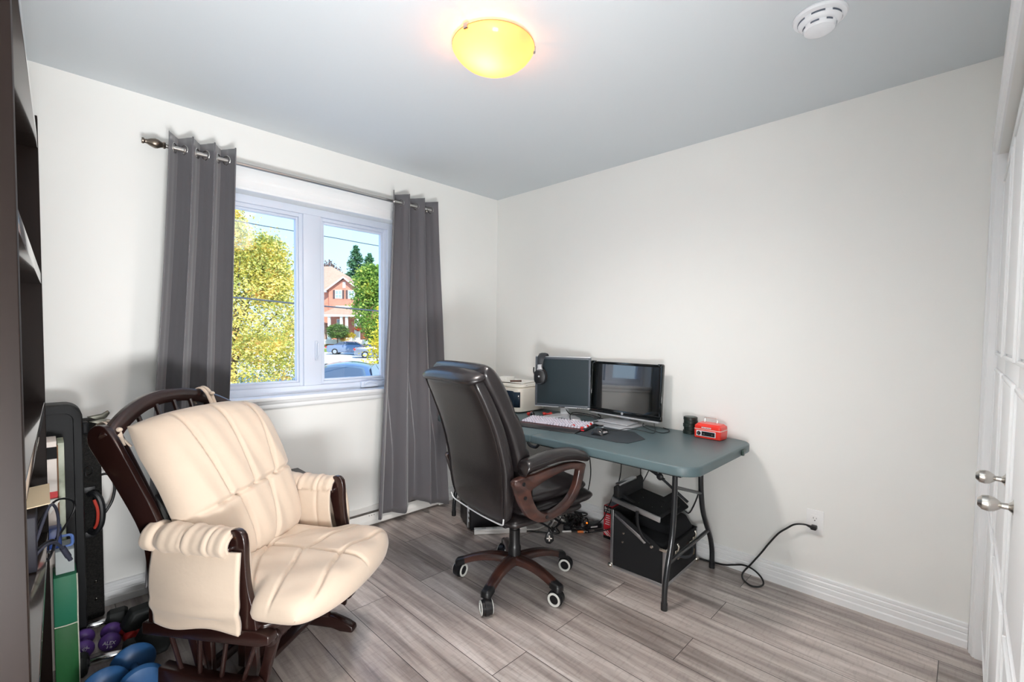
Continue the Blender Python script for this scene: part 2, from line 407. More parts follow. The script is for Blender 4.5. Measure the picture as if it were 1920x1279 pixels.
obj('rim', MB().tube([(.1575*math.cos(a*PI/28), .1575*math.sin(a*PI/28), -.028) for a in range(56)], .0022, 8, closed=True), mat('lamp_rim', (206, 150, 96), rough=.25), lamp)
for a in (188, 318, 68):
    ca, sa = math.cos(math.radians(a)), math.sin(math.radians(a))
    Mr = Matrix.Rotation(math.radians(a), 4, 'Z')
    obj('clip', MB().box(.150, .163, -.009, .009, -.040, -.020, Mr).box(.145, .152, -.004, .004, -.022, -.010, Mr), M_chrome, lamp, bevel=.001)
for a in (100, 250):
    ca, sa = math.cos(math.radians(a))*.05, math.sin(math.radians(a))*.05
    obj('bulb', MB().ball((ca, sa, -.045), .022, nu=16, nv=10), mat('bulb_glow', (255, 190, 110), emit=(255, 140, 50), estr=2.5), lamp)
light('lamp_bulb_light', 'POINT', (LX-.03, LY-.0, H-.05), 4.2, (1., .25, .05), .03)

# ---------------------------------------------------------------- smoke alarm
sa_ = thing('smoke_alarm', 'round white smoke alarm on the ceiling near the closet', 'smoke alarm', (-.775, -2.46, H))
M_al = mat('white_alarm_plastic', (236, 238, 242), rough=.35)
obj('housing', MB().lathe([(0, 0), (.080, 0), (.083, -.006), (.080, -.014), (.070, -.018), (.066, -.018), (.066, -.026), (.060, -.034), (.053, -.037), (.050, -.037), (.050, -.046), (.046, -.053), (.030, -.058), (0, -.059)], n=56), M_al, sa_)
M_sl = mat('alarm_slot_grey', (96, 104, 118), rough=.6)
for rr, zz, arcs in ((.0665, -.022, ((100, 150), (170, 205), (225, 262), (285, 330))), (.0508, -.0415, ((110, 135), (160, 190), (215, 240), (275, 310)))):
    for a0, a1 in arcs:
        b = MB().rings([[(rr*math.cos(math.radians(a)), rr*math.sin(math.radians(a)), zz+dz) for dz in (-.0028, .0028)] for a in [a0+(a1-a0)*t/8 for t in range(9)]], False, False, closed=False)
        obj('vent_slot', b, M_sl, sa_, solid=.001)

sl = bpy.data.lights.new('lamp_downlight', 'SPOT'); sl.energy = 72; sl.color = (1., .96, .92); sl.spot_size = math.radians(175); sl.spot_blend = 1.; sl.shadow_soft_size = .13
so_ = bpy.data.objects.new('lamp_downlight', sl); COL.objects.link(so_); so_.location = (LX, LY, H-.26)
# ================================================================ outside
M_road = mat('pale_asphalt', (206, 204, 202), rough=.9, noise=.12, nscale=.8)
M_walk = mat('concrete_walk', (206, 202, 196), rough=.9, noise=.06, nscale=2)
M_lawn = mat('lawn_grass', (132, 150, 62), rough=1., col2=(92, 122, 40), nscale=1.2)
# street ground: local frame looking down the view (u right, d away)
RH = Vector((.70173, -.71244, 0)); FH = Vector((.71244, .70173, 0)); C0 = Vector((-2.721, -2.870, 0))
def G(u, d, z): return C0+RH*u+FH*d+Vector((0, 0, z))
def strip(name, d0, z0, d1, z1, m, u0=-90, u1=90):
    b = MB(); vs = [b.bm.verts.new(G(*q)) for q in ((u0, d0, z0), (u1, d0, z0), (u1, d1, z1), (u0, d1, z1))]; b.face(vs)
    vs2 = [b.bm.verts.new(G(q[0], q[1], q[2]-.3)) for q in ((u0, d0, z0), (u1, d0, z0), (u1, d1, z1), (u0, d1, z1))]; b.face(vs2[::-1])
    for i in range(4): b.face([vs[i], vs2[i], vs2[(i+1) % 4], vs[(i+1) % 4]])
    return struct(name, b, m, smooth=False)
strip('ground_road', -60, -.9, 55.5, -.9, M_road)
strip('ground_grass_verge', 55.5, -.86, 58.0, -.55, M_lawn)
strip('ground_walk', 58.0, -.55, 59.6, -.35, M_walk)
strip('ground_lawn', 59.6, -.35, 66, .45, M_lawn)
strip('ground_yard', 66, .45, 220, .6, M_lawn, -160, 160)

# ---- leaf clouds: many small leaves as one crown mesh, colours from noise on the leaves themselves
def leaf_mat(name, cols, sc):
    m = bpy.data.materials.new(name); m.use_nodes = True; nt = m.node_tree; b = nt.nodes['Principled BSDF']
    tc = nt.nodes.new('ShaderNodeTexCoord'); n = nt.nodes.new('ShaderNodeTexNoise'); n.inputs['Scale'].default_value = sc; n.inputs['Detail'].default_value = 6; n.inputs['Roughness'].default_value = .75
    r = nt.nodes.new('ShaderNodeValToRGB'); e = r.color_ramp.elements
    nt.links.new(tc.outputs['Object'], n.inputs['Vector']); nt.links.new(n.outputs['Fac'], r.inputs['Fac']); nt.links.new(r.outputs['Color'], b.inputs['Base Color'])
    n_ = len(cols); pos = [.34+.32*i/(n_-1) for i in range(n_)]
    e[0].position = pos[0]; e[0].color = lin(cols[0])+(1,); e[1].position = pos[-1]; e[1].color = lin(cols[-1])+(1,)
    for i in range(1, n_-1):
        k = e.new(pos[i]); k.color = lin(cols[i])+(1,)
    b.inputs['Roughness'].default_value = .7
    b.inputs['Subsurface Weight'].default_value = 0
    # thin leaves let light through
    out = nt.nodes['Material Output']; tl = nt.nodes.new('ShaderNodeBsdfTranslucent'); mx = nt.nodes.new('ShaderNodeMixShader'); mx.inputs[0].default_value = .4
    nt.links.new(r.outputs['Color'], tl.inputs['Color']); nt.links.new(b.outputs[0], mx.inputs[1]); nt.links.new(tl.outputs[0], mx.inputs[2]); nt.links.new(mx.outputs[0], out.inputs['Surface'])
    return m
def leaves(mb, lobes, n, size, flat=1., seed=1, clump=8, spread=.35):
    R = random.Random(seed)
    for _ in range(n//clump):
        c, rad = R.choice(lobes)
        # bias to the outer shell
        while True:
            v = Vector((R.uniform(-1, 1), R.uniform(-1, 1), R.uniform(-1, 1)))
            if .05 < v.length <= 1: break
        v = v.normalized()*(v.length**.45)
        cc = Vector(c)+Vector((v.x*rad[0], v.y*rad[1], v.z*rad[2]))
        for k in range(clump):
            p = cc+Vector((R.gauss(0, spread), R.gauss(0, spread), R.gauss(0, spread*.6)))
            a = Euler((R.uniform(-1.1, 1.1), R.uniform(-1.1, 1.1), R.uniform(0, 6.28))).to_matrix()
            s = size*R.uniform(.6, 1.3)
            vs = [mb.bm.verts.new(p+a @ Vector(q)*s) for q in ((0, -.6, 0), (.42, -.1, .05), (.25, .35, 0), (0, .65, -.06), (-.25, .35, 0), (-.42, -.1, .05))]
            mb.bm.faces.new(vs)
def tree(name, label, loc, lobes, n, size, cols, csc, trunk, tr=.12, bark=(96, 82, 70), seed=1, spread=.3, group=None, branches=5):
    t = thing(name, label, 'tree', loc, 0, group)
    b = MB(); leaves(b, lobes, n, size, seed=seed, spread=spread)
    tag(obj('crown', b, leaf_mat(name+'_leaf', cols, csc), t, smooth=False))
    b = MB(); top = Vector(lobes[0][0]); b.tube([(0, 0, 0), (trunk[0]*.4, trunk[1]*.4, top.z*.35), (top.x*.8, top.y*.8, top.z*.8), (top.x, top.y, top.z+lobes[0][1][2]*.6)], lambda q: tr*(1-.85*q)+.01, 8, 5)
    R = random.Random(seed+5)
    for i in range(branches):
        c, rad = lobes[i % len(lobes)]
        e = Vector(c)+Vector((R.uniform(-1, 1)*rad[0]*.7, R.uniform(-1, 1)*rad[1]*.7, R.uniform(0, .9)*rad[2]))
        s = Vector((top.x*.5, top.y*.5, top.z*R.uniform(.4, .8)))
        b.tube([s, s.lerp(e, .5)+Vector((0, 0, .2)), e], lambda q: tr*.35*(1-q)+.012, 6, 4)
    obj('trunk', b, mat(name+'_bark', bark, rough=.95, noise=.3, nscale=20), t)
    return t
# big yellow maple outside the left pane
tree('yellow_maple', 'large yellow and orange maple filling the left window pane', (2.35, 17.2, -.9),
     [((0, 0, 2.1), (2.5, 2.5, 3.6)), ((.95, -.6, 3.0), (1.6, 1.6, 2.2)), ((-.9, .6, 3.4), (1.6, 1.6, 2.6)), ((-.2, .1, 5.6), (.7, .7, 1.5)), ((.2, 0, .3), (2.3, 2.3, 1.8)), ((1.0, -.9, 4.6), (.5, .5, 1.3)), ((-1.5, 1.4, 5.0), (.9, .9, 2.0))],
     64000, .088, [(240, 170, 90), (255, 232, 130), (255, 240, 150), (236, 222, 110), (120, 148, 66), (255, 242, 150), (255, 214, 130), (236, 160, 96)], .9, (.1, 0), .16, seed=3, spread=.26, branches=14)
tree('green_maple', 'round green maple with yellowing leaves right of the brick house', tuple(G((716-960)/866.1*46, 46, -.85)),
     [((0, 0, 4.6), (2.7, 2.7, 3.0)), ((-.6, .3, 7.0), (1.8, 1.8, 1.9)), ((.8, -.4, 2.6), (2.4, 2.4, 1.6))],
     16000, .22, [(236, 206, 90), (130, 164, 70), (104, 142, 58), (156, 184, 82), (200, 206, 96), (240, 210, 90)], .5, (.1, 0), .2, seed=5, spread=.3)
tree('yellow_bush_tree', 'low yellow green sapling in front of the parked cars', tuple(G((716-960)/866.1*20, 20, -.9)),
     [((0, 0, 1.0), (.62, .62, .95)), ((.3, .1, 1.9), (.6, .6, .9)), ((.55, 0, 2.9), (.55, .55, .8))],
     2600, .11, [(250, 214, 84), (232, 210, 70), (196, 196, 70), (250, 226, 120)], 1.5, (.1, 0), .05, seed=6, spread=.14)
tree('topiary_tree', 'small clipped round green tree on the front lawn', tuple(G((633-960)/866.1*57.4, 57.4, -.6)),
     [((0, 0, 2.25), (1.2, 1.2, .85))], 3000, .16, [(70, 96, 44), (96, 128, 56), (128, 152, 66)], 1., (0, 0), .1, seed=8, spread=.16, branches=3)
tree('bare_reddish_tree', 'dusky reddish brown treetop behind the house roof', tuple(G((612-960)/866.1*90, 90, .6)),
     [((0, 0, 11.6), (2.6, 2.6, 3.2))], 1200, .35, [(120, 90, 84), (150, 116, 104), (96, 84, 74)], .5, (0, 0), .3, seed=9, spread=.4)
def pine(px, top, base_r, d, seed, label, z0=.6):
    g = G((px-960)/866.1*d, d, z0); t = thing('pine_tree', label, 'tree', g, 0, 'pines behind the houses')
    R = random.Random(seed); hgt = top-z0; b = MB()
    for i in range(26):
        q = i/25; z = hgt*(.25+.75*q); r = base_r*(1-q)**.7*R.uniform(.75, 1.15)+.25
        for k in range(9):
            a = R.uniform(0, 6.28)
            for s in range(7):
                rr = r*(s+1)/7
                p = Vector((math.cos(a)*rr, math.sin(a)*rr, z-rr*.12+R.uniform(-.2, .2)))
                for _ in range(3):
                    A = Euler((R.uniform(-.7, .7), R.uniform(-.7, .7), R.uniform(0, 6.28))).to_matrix(); sz = R.uniform(.35, .8)
                    b.bm.faces.new([b.bm.verts.new(p+A @ Vector(v)*sz) for v in ((-.5, -.12, 0), (.5, -.1, .1), (.55, .12, 0), (-.4, .15, -.05))])
    obj('crown', b, leaf_mat('pine_needles', [(70, 112, 84), (96, 142, 104), (130, 172, 130), (84, 126, 98)], .6), t, smooth=False)
    obj('trunk', MB().tube([(0, 0, 0), (0, 0, hgt)], lambda q: .35*(1-q)+.04, 8), mat('pine_bark', (92, 78, 68), rough=.95, noise=.2), t)
pine(668, 16.2, 3.3, 80, 1, 'tallest dark green pine behind the house gable')
pine(693, 15.2, 2.9, 82, 2, 'dark green pine between the house gable and the window edge')
pine(717, 14.0, 2.8, 84, 3, 'dark green pine behind the green maple at the right window edge')

# ---- brick house across the street
M_brick = bpy.data.materials.new('red_brick'); M_brick.use_nodes = True; nt = M_brick.node_tree; b_ = nt.nodes['Principled BSDF']
br = nt.nodes.new('ShaderNodeTexBrick'); tc = nt.nodes.new('ShaderNodeTexCoord'); mp = nt.nodes.new('ShaderNodeMapping'); mp.inputs['Rotation'].default_value = (PI/2, 0, 0)
nt.links.new(tc.outputs['Object'], mp.inputs[0]); nt.links.new(mp.outputs[0], br.inputs['Vector'])
br.inputs['Color1'].default_value = lin((186, 104, 82))+(1,); br.inputs['Color2'].default_value = lin((204, 124, 98))+(1,); br.inputs['Mortar'].default_value = lin((206, 178, 160))+(1,)
br.inputs['Scale'].default_value = 1; br.inputs['Brick Width'].default_value = .24; br.inputs['Row Height'].default_value = .08; br.inputs['Mortar Size'].default_value = .008
nt.links.new(br.outputs['Color'], b_.inputs['Base Color']); b_.inputs['Roughness'].default_value = .9
M_roof = mat('brown_shingles', (186, 152, 132), rough=.9, noise=.18, nscale=4)
M_white = mat('white_house_trim', (238, 236, 230), rough=.6)
M_shut = mat('dark_shutter', (84, 66, 66), rough=.7)
M_pane = mat('house_window_pane', (150, 166, 182), rough=.1)
hs = thing('brick_house', 'two-storey red brick house with white trim across the street', 'house', tuple(G((648-960)/866.1*61, 61, .3)), -math.atan2(.71244, .70173)+0.0)
hs.rotation_euler = (0, 0, math.atan2(RH.y, RH.x))
# local: x right, y away, z up ; 1 px = .0704 m
K = .0704
def hx(px): return (px-648)*K
def hz(py): return (640-py)*K
b = MB()
b.prism([(hx(560), -.8), (hx(673), -.8), (hx(673), hz(545)), (hx(560), hz(545))], lambda x, z, w: (x, w, z), .6, 9)
b.prism([(hx(617), -.8), (hx(673), -.8), (hx(673), hz(540)), (hx(646), hz(523)), (hx(617), hz(541))], lambda x, z, w: (x, w, z), 0, 6)
obj('brick_walls', b, M_brick, hs, smooth=False)
b = MB()
# main hip roof and gable roof
v = [(hx(556), .3, hz(546)), (hx(612), .3, hz(546)), (hx(640), 3.5, hz(515)), (hx(556), 4.5, hz(492)), (hx(598), 4.5, hz(492))]
V_ = [b.bm.verts.new(q) for q in v]; b.face([V_[0], V_[1], V_[4], V_[3]]); b.face([V_[1], V_[2], V_[4]])
b2 = [(hx(612), -.35, hz(545)), (hx(646), -.35, hz(518)), (hx(678), -.35, hz(544)), (hx(612), 6, hz(545)), (hx(646), 6, hz(518)), (hx(678), 6, hz(544))]
W_ = [b.bm.verts.new(q) for q in b2]; b.face([W_[0], W_[1], W_[4], W_[3]]); b.face([W_[1], W_[2], W_[5], W_[4]])
# porch roof
b3 = [(hx(614), -2.2, hz(591)), (hx(690), -2.2, hz(591)), (hx(680), 0, hz(579)), (hx(628), 0, hz(578))]
X_ = [b.bm.verts.new(q) for q in b3]; b.face(X_)
# garage roof
b4 = [(hx(560), -3, hz(607)), (hx(590), -3, hz(592)), (hx(612), -3, hz(608)), (hx(560), .6, hz(607)), (hx(590), .6, hz(592)), (hx(612), .6, hz(608))]
Y_ = [b.bm.verts.new(q) for q in b4]; b.face([Y_[0], Y_[1], Y_[4], Y_[3]]); b.face([Y_[1], Y_[2], Y_[5], Y_[4]])
obj('roof', b, M_roof, hs, smooth=False, solid=.16)
for (xa, za), (xb, zb) in (((610, 546), (646, 519)), ((646, 519), (679, 545))):
    obj('gable_trim', MB().prism([(hx(xa), hz(za)), (hx(xb), hz(zb)), (hx(xb), hz(zb+3)), (hx(xa), hz(za+3))], lambda x, z, w: (x, w, z), -.5, -.3), M_white, hs)
b = MB().box(hx(613), hx(691), -2.35, -2.1, hz(594.5), hz(591))
obj('main_eaves', MB().box(hx(556), hx(612), .2, .45, hz(548), hz(545)), M_white, hs)
obj('lintel', MB().box(hx(630), hx(667), -.05, 0, hz(576.5), hz(573.5)), M_white, hs)
obj('porch_eaves', b, M_white, hs)
obj('gable_vent', MB().box(hx(643.5), hx(648.5), -.06, 0, hz(540), hz(529)), M_white, hs)
for x0, x1 in ((629, 642), (653, 666)):
    wn = obj('window', MB().box(hx(x0), hx(x1), -.08, .0, hz(560), hz(544)), M_white, hs)
    m_ = (x0+x1)/2
    obj('pane', MB().box(hx(x0+1), hx(m_-.5), -.1, -.08, hz(558.5), hz(552.5)).box(hx(m_+.5), hx(x1-1), -.1, -.08, hz(558.5), hz(552.5)).box(hx(x0+1), hx(m_-.5), -.1, -.08, hz(551.5), hz(545.5)).box(hx(m_+.5), hx(x1-1), -.1, -.08, hz(551.5), hz(545.5)), M_pane, wn)
for x0 in (625, 642.4, 649.0, 666.4):
    obj('shutter', MB().box(hx(x0), hx(x0+3.4), -.07, 0, hz(560), hz(544)), M_shut, hs)
for x0 in (627, 649, 658.5, 679):
    obj('porch_column', MB().box(hx(x0), hx(x0+4), -2.15, -1.85, hz(622), hz(594)).box(hx(x0-1), hx(x0+5), -2.2, -1.8, hz(641), hz(622)), M_white, hs)
obj('front_door', MB().box(hx(665), hx(671), -.1, 0, hz(637), hz(598)), M_white, hs)
wn = obj('window', MB().box(hx(632), hx(640), -.08, 0, hz(616), hz(598)), M_white, hs)
obj('pane', MB().box(hx(633), hx(639), -.1, -.08, hz(615), hz(599)), M_pane, wn)
obj('garage', MB().prism([(hx(562), -.8), (hx(610), -.8), (hx(610), hz(607)), (hx(590), hz(594)), (hx(562), hz(607))], lambda x, z, w: (x, w, z), -2.8, .6), mat('pale_stone', (222, 206, 196), rough=.9, noise=.1, nscale=3), hs, smooth=False)
obj('garage_door', MB().box(hx(572), hx(606), -2.9, -2.8, hz(637), hz(612)), M_white, hs)
obj('porch_steps', MB().box(hx(664), hx(676), -3.2, -2.3, -.3, hz(632)).box(hx(617), hx(690), -2.3, 0, -.3, hz(636)), M_walk, hs, smooth=False)
# shrubs and flowers by the porch
for px, py, r, c, lb in ((643, 634, .42, (206, 120, 70), 'orange flowering shrub left of the porch steps'), (656, 632, .55, (216, 196, 70), 'yellow green shrub before the white porch column'),
                         (650, 639, .5, (240, 200, 60), 'low yellow flower clump at the lawn edge'), (672, 619, .35, (206, 90, 60), 'red flower basket hanging on the porch'), (690, 632, .5, (220, 130, 80), 'orange flowering shrub right of the porch steps')):
    P_ = G((px-960)/866.1*58.2, 58.2, 0); z_ = 1.298-(py-628.5)/866.1*58.2
    t = thing('flowering_shrub', lb, 'shrub', (P_.x, P_.y, z_-r), 0, 'shrubs by the porch')
    b = MB(); leaves(b, [((0, 0, r), (r*1.2, r*1.2, r*.7))], 500, .12, seed=int(px), spread=.1)
    obj('foliage', b, leaf_mat('shrub_leaf_%d' % px, [(110, 130, 60), c, c], 3), t, smooth=False)
# neighbouring dark picket fence bit at the porch right
# ---- cars
def car(label, g, rz, col, dark_glass=(70, 80, 92), L_=4.6, W_=1.8, Hh=1.45):
    t = thing('parked_car', label, 'car', g, rz, None)
    Mp = mat('car_paint_%d_%d' % (col[0], col[2]), col, rough=.25, metal=.3, coat=1.)
    side = [(-L_/2, .35), (-L_/2, .80), (-L_/2+.1, .98), (-L_/2+.75, 1.03), (-L_/2+1.45, Hh-.06), (-.25, Hh), (.55, Hh-.06), (1.3, 1.02), (L_/2-.25, .85), (L_/2, .62), (L_/2, .32), (L_/2-.2, .22), (-L_/2+.2, .22)]
    b = MB(); ws = [-1, -.93, -.7, -.35, 0, .35, .7, .93, 1]
    rg = []
    for q_ in ws:
        rg.append([(x*(1-.05*q_*q_), q_*W_/2*(1-.3*max(0, (z-1.0))/.45), z-.10*q_*q_*max(0, min(1, (z-.9)/.5))) for x, z in side])
    b.rings(rg)
    body = obj('body', b, Mp, t, bevel=.05, seg=3)
    Mg = mat('car_glass', dark_glass, rough=.05, coat=.5)
    for sy in (-1, 1):
        y = lambda z: sy*(W_/2*(1-.3*max(0, z-1.0)/.45)+.002)
        b = MB()
        for poly in ([(-L_/2+.95, 1.05), (-L_/2+1.5, Hh-.12), (-.35, Hh-.08), (-.35, 1.05)], [(-.27, 1.05), (-.27, Hh-.08), (.5, Hh-.13), (1.1, 1.05)]):
            b.rings([[(x, y(z)*.985, z) for x, z in poly], [(x, y(z), z) for x, z in poly]])
        obj('side_window', b, Mg, t, smooth=False)
    for x0, z0, x1, z1, nm in ((1.24, 1.05, .62, Hh-.09, 'windshield'), (-L_/2+.80, 1.06, -L_/2+1.42, Hh-.10, 'rear_window')):
        sgn = 1 if x0 > 0 else -1
        hw0, hw1 = W_/2*.84, W_/2*.60
        b = MB(); n_ = Vector((z1-z0, 0, -(x1-x0))).normalized()*.03*sgn
        n_ = Vector((sgn*.05, 0, .05))
        def gp(u, v, n_=n_, x0=x0, z0=z0, x1=x1, z1=z1, hw0=hw0, hw1=hw1):
            a = -1+2*u; hw = hw0+(hw1-hw0)*v; x = x0+(x1-x0)*v; z = z0+(z1-z0)*v
            return Vector((x*(1-.05*(a*.8)**2), a*hw, z-.10*(a*.8)**2*min(1, (z-.9)/.5)))+n_*.45
        b.grid(gp, 10, 6)
        obj(nm, b, Mg, t, solid=.02)
    for x in (-L_/2+.95, L_/2-.95):
        for sy in (-1, 1):
            w_ = obj('wheel', MB().cyl((x, sy*(W_/2-.2), .32), (x, sy*(W_/2+.01), .32), .32, n=28), mat('tyre', (34, 34, 36), rough=.8), t)
            obj('rim', MB().cyl((x, sy*(W_/2), .32), (x, sy*(W_/2+.025), .32), .21, .19, n=20), mat('alloy', (190, 194, 200), rough=.3, metal=.8), w_)
    for sy in (-1, 1):
        obj('tail_light', MB().box(-L_/2-.02, -L_/2+.12, sy*W_/2-.25 if sy > 0 else -W_/2-.01, W_/2+.01 if sy > 0 else -W_/2+.25, .72, .88), mat('tail_red', (206, 60, 52), rough=.2), t)
        obj('headlight', MB().box(L_/2-.2, L_/2+.0, sy*W_/2-.3 if sy > 0 else -W_/2-.005, W_/2+.005 if sy > 0 else -W_/2+.3, .62, .74), mat('head_lamp', (226, 232, 238), rough=.1), t)
    return t
car('blue grey sedan parked on the far side of the street', tuple(G((656-960)/866.1*50, 50, -.9)), math.atan2(RH.y, RH.x)+.12, (122, 136, 160))
car('silver car parked at the right window edge before the sedan', tuple(G((712-960)/866.1*43.5, 43.5, -.9)), math.atan2(RH.y, RH.x)+.35, (128, 134, 148))
car('blue car roof at the bottom of the right window pane', tuple(G((652-960)/866.1*12.6, 12.6, -.9)), math.atan2(-FH.y, -FH.x)+.12, (78, 94, 124), dark_glass=(196, 210, 216))
# ---- overhead wires
M_wire = mat('utility_wire', (70, 76, 84), rough=.6)
def wire(y, x0, z0, x1, z1, r, label, sag):
    pts = []
    for i in range(41):
        q = i/40; x = -16+34*q
        z = z0+(z1-z0)*(x-x0)/(x1-x0) - sag*(1-((x-1)/17)**2)*.5 + sag*.5
        pts.append((x, y, z+.006*math.sin(i*2.1)))
    tag(obj('utility_wire', MB().tube(pts, r, 6), M_wire), label, 'wire')
wire(9., .264, 3.83, 4.085, 3.78, .011, 'thin overhead wire crossing the sky high in the window', .25)
wire(7., -.272, 1.965, 2.94, 1.835, .016, 'thick overhead cable crossing the middle of the window', .15)
# ================================================================ glider chair (local x = forward, y = its left, z up)
M_gw = mat('dark_cherry_wood', (40, 21, 18), rough=.28, coat=.4, noise=.35, nscale=6, stretch=(1, 1, .25))
M_cu = mat('cream_microfibre', (196, 178, 160), rough=.85, sheen=.2, noise=.05, nscale=5, bump=.12, bscale=30)
HG = math.radians(-56)
gl = thing('glider_chair', 'cream cushioned glider armchair with dark cherry wood frame by the window', 'armchair', (-2.0415, -1.03, 0), HG)
W2 = .2945
def side_prism(mb, poly, y0, y1): return mb.prism(poly, lambda x, z, w: (x, w, z), y0, y1)
def outline(cl, wd, k=6):
    """closed outline around a centreline of (x, z) points with half widths"""
    pts = smooth_path([Vector((x, z, w)) for (x, z), w in zip(cl, wd)], k)
    L_, R_ = [], []
    for i, q in enumerate(pts):
        a = pts[max(i-1, 0)]; c = pts[min(i+1, len(pts)-1)]; d = Vector((c.x-a.x, c.y-a.y)).normalized()
        n = Vector((-d.y, d.x)); L_.append((q.x+n.x*q.z, q.y+n.y*q.z)); R_.append((q.x-n.x*q.z, q.y-n.y*q.z))
    # round the far end
    q = pts[-1]; a = pts[-2]; d = Vector((q.x-a.x, q.y-a.y)).normalized(); n = Vector((-d.y, d.x))
    cap = [(q.x+q.z*(n.x*math.cos(t)+d.x*math.sin(t)), q.y+q.z*(n.y*math.cos(t)+d.y*math.sin(t))) for t in [PI*j/8 for j in range(1, 8)]]
    return L_+cap+R_[::-1]
TH = .012
for sy, nm in ((-1, 'near'), (1, 'far')):
    y = sy*W2
    # back post: long curved plank rising backward
    poly = outline([(-.30, .30), (-.30, .45), (-.33, .62), (-.42, .77), (-.50, .88), (-.535, .925)], [.045, .043, .042, .044, .050, .050])
    obj('back_post', side_prism(MB(), poly, y-TH, y+TH), M_gw, gl, bevel=.004)
    # S-shaped front arm post
    poly = outline([(.045, .31), (.040, .37), (.020, .45), (.006, .53), (-.002, .60), (-.003, .625)], [.030, .028, .026, .030, .036, .034])
    obj('arm_post', side_prism(MB(), poly, y-TH, y+TH), M_gw, gl, bevel=.004)
    b = MB().box(-.33, -.01, y-.030, y+.030, .585, .605); obj('arm_rail', b, M_gw, gl, bevel=.004)
    obj('bolt', MB().lathe([(0, 0), (.006, 0), (.005, .002), (0, .0025)], (-.002, y+sy*TH, .632), (0, sy, 0), 12), mat('bronze_bolt', (92, 66, 52), rough=.3, metal=1.), gl)
    # seat rail and lower swinging rail with four spindles and leg planks
    obj('seat_rail', side_prism(MB(), [(-.36, .270), (.085, .285), (.125, .298), (.125, .325), (.07, .335), (-.36, .312)], y-.022, y+.022), M_gw, gl, bevel=.005)
    poly = outline([(-.30, .135), (-.15, .128), (0, .128), (.05, .130)], [.030, .026, .026, .028])
    obj('lower_rail', side_prism(MB(), poly, y-.022, y+.022), M_gw, gl, bevel=.005)
    for (x0, x1) in ((-.272, -.222), (-.150, -.153), (-.047, -.070), (.062, .012)):
        obj('spindle', MB().tube([(x0, y, .285), (x1, y, .145)], .0075, 10), M_gw, gl)
    # inner glide arms hanging from the base uprights
    yi = y-sy*.045
    for x0, x1 in ((.095, .045), (-.235, -.18)):
        poly = outline([(x1, .10), ((x0+x1)/2, .19), (x0, .285)], [.020, .017, .022])
        obj('glide_arm', side_prism(MB(), poly, yi-.008, yi+.008), M_gw, gl, bevel=.003)
    obj('pivot_knob', MB().lathe([(0, 0), (.021, 0), (.023, .006), (.023, .018), (.018, .024), (0, .025)], (.095, yi+sy*.008, .285), (0, sy, 0), 20), M_gw, gl)
    # base: foot runner and two uprights
    yf = sy*.225
    poly = [(-.34, 0), (-.34, .018), (-.30, .042), (-.16, .062), (.02, .062), (.09, .040), (.118, .026), (.122, .008), (.115, 0), (.06, 0), (.02, .010), (-.24, .010), (-.28, 0)]
    obj('base_foot', side_prism(MB(), poly, yf-.020, yf+.020), M_gw, gl, bevel=.006)
    for x0 in (-.02, -.20):
        obj('base_upright', side_prism(MB(), [(x0-.028, .060), (x0+.028, .060), (x0+.020, .262), (x0-.020, .262)], yf-.010-sy*.012, yf+.010-sy*.012), M_gw, gl, bevel=.003)
# cross members
obj('base_crossbar', MB().box(-.115, -.05, -.205, .205, .050, .072), M_gw, gl, bevel=.004)
obj('base_rear_bar', MB().box(-.24, -.215, -.205, .205, .055, .095), M_gw, gl, bevel=.004)
obj('base_panel', MB().box(-.135, -.085, -.150, .06, .072, .262), M_gw, gl, bevel=.004)
b = MB().prism([(x, y) for x, y in [(-.35, -.27), (.085, -.29), (.115, -.26), (.150, -.16), (.165, 0), (.150, .16), (.115, .26), (.085, .29), (-.35, .27)]], lambda x, y, w: (x, y, w), .318, .345)
obj('seat_board', b, M_gw, gl, bevel=.006)
obj('front_rail', MB().box(.075, .10, -.27, .27, .262, .318), M_gw, gl, bevel=.004)
# arched top rail and spindles of the back
arc = []
for i in range(25):
    q = -1+2*i/24
    arc.append((-.545+.035*(q*q)-.03*(1-q*q), q*(W2+.004), .925+.115*(1-abs(q)**2.2)))
b = MB(); rings = []
for i, p_ in enumerate(arc):
    p_ = Vector(p_); a = Vector(arc[max(i-1, 0)]); c = Vector(arc[min(i+1, 24)]); d = (c-a).normalized()
    nx = Vector((1, 0, 0)); nx = (nx-d*nx.dot(d)).normalized(); nz = d.cross(nx)*-1
    rings.append([p_+nx*px_*.020+nz*pz_*.026 for px_, pz_ in ((-1, -1), (-1.15, -.2), (-1, .55), (-.4, 1), (.4, 1), (1, .55), (1.15, -.2), (1, -1))])
b.rings(rings); obj('top_rail', b, M_gw, gl, bevel=.002)
for i in range(7):
    q = -.78+.26*i; z1 = .925+.115*(1-abs(q)**2.2)-.02
    obj('back_spindle', MB().tube([(-.335, q*.25, .35), (-.40, q*.26, .62), (-.555, q*W2, z1)], .0085, 8, 5), M_gw, gl)

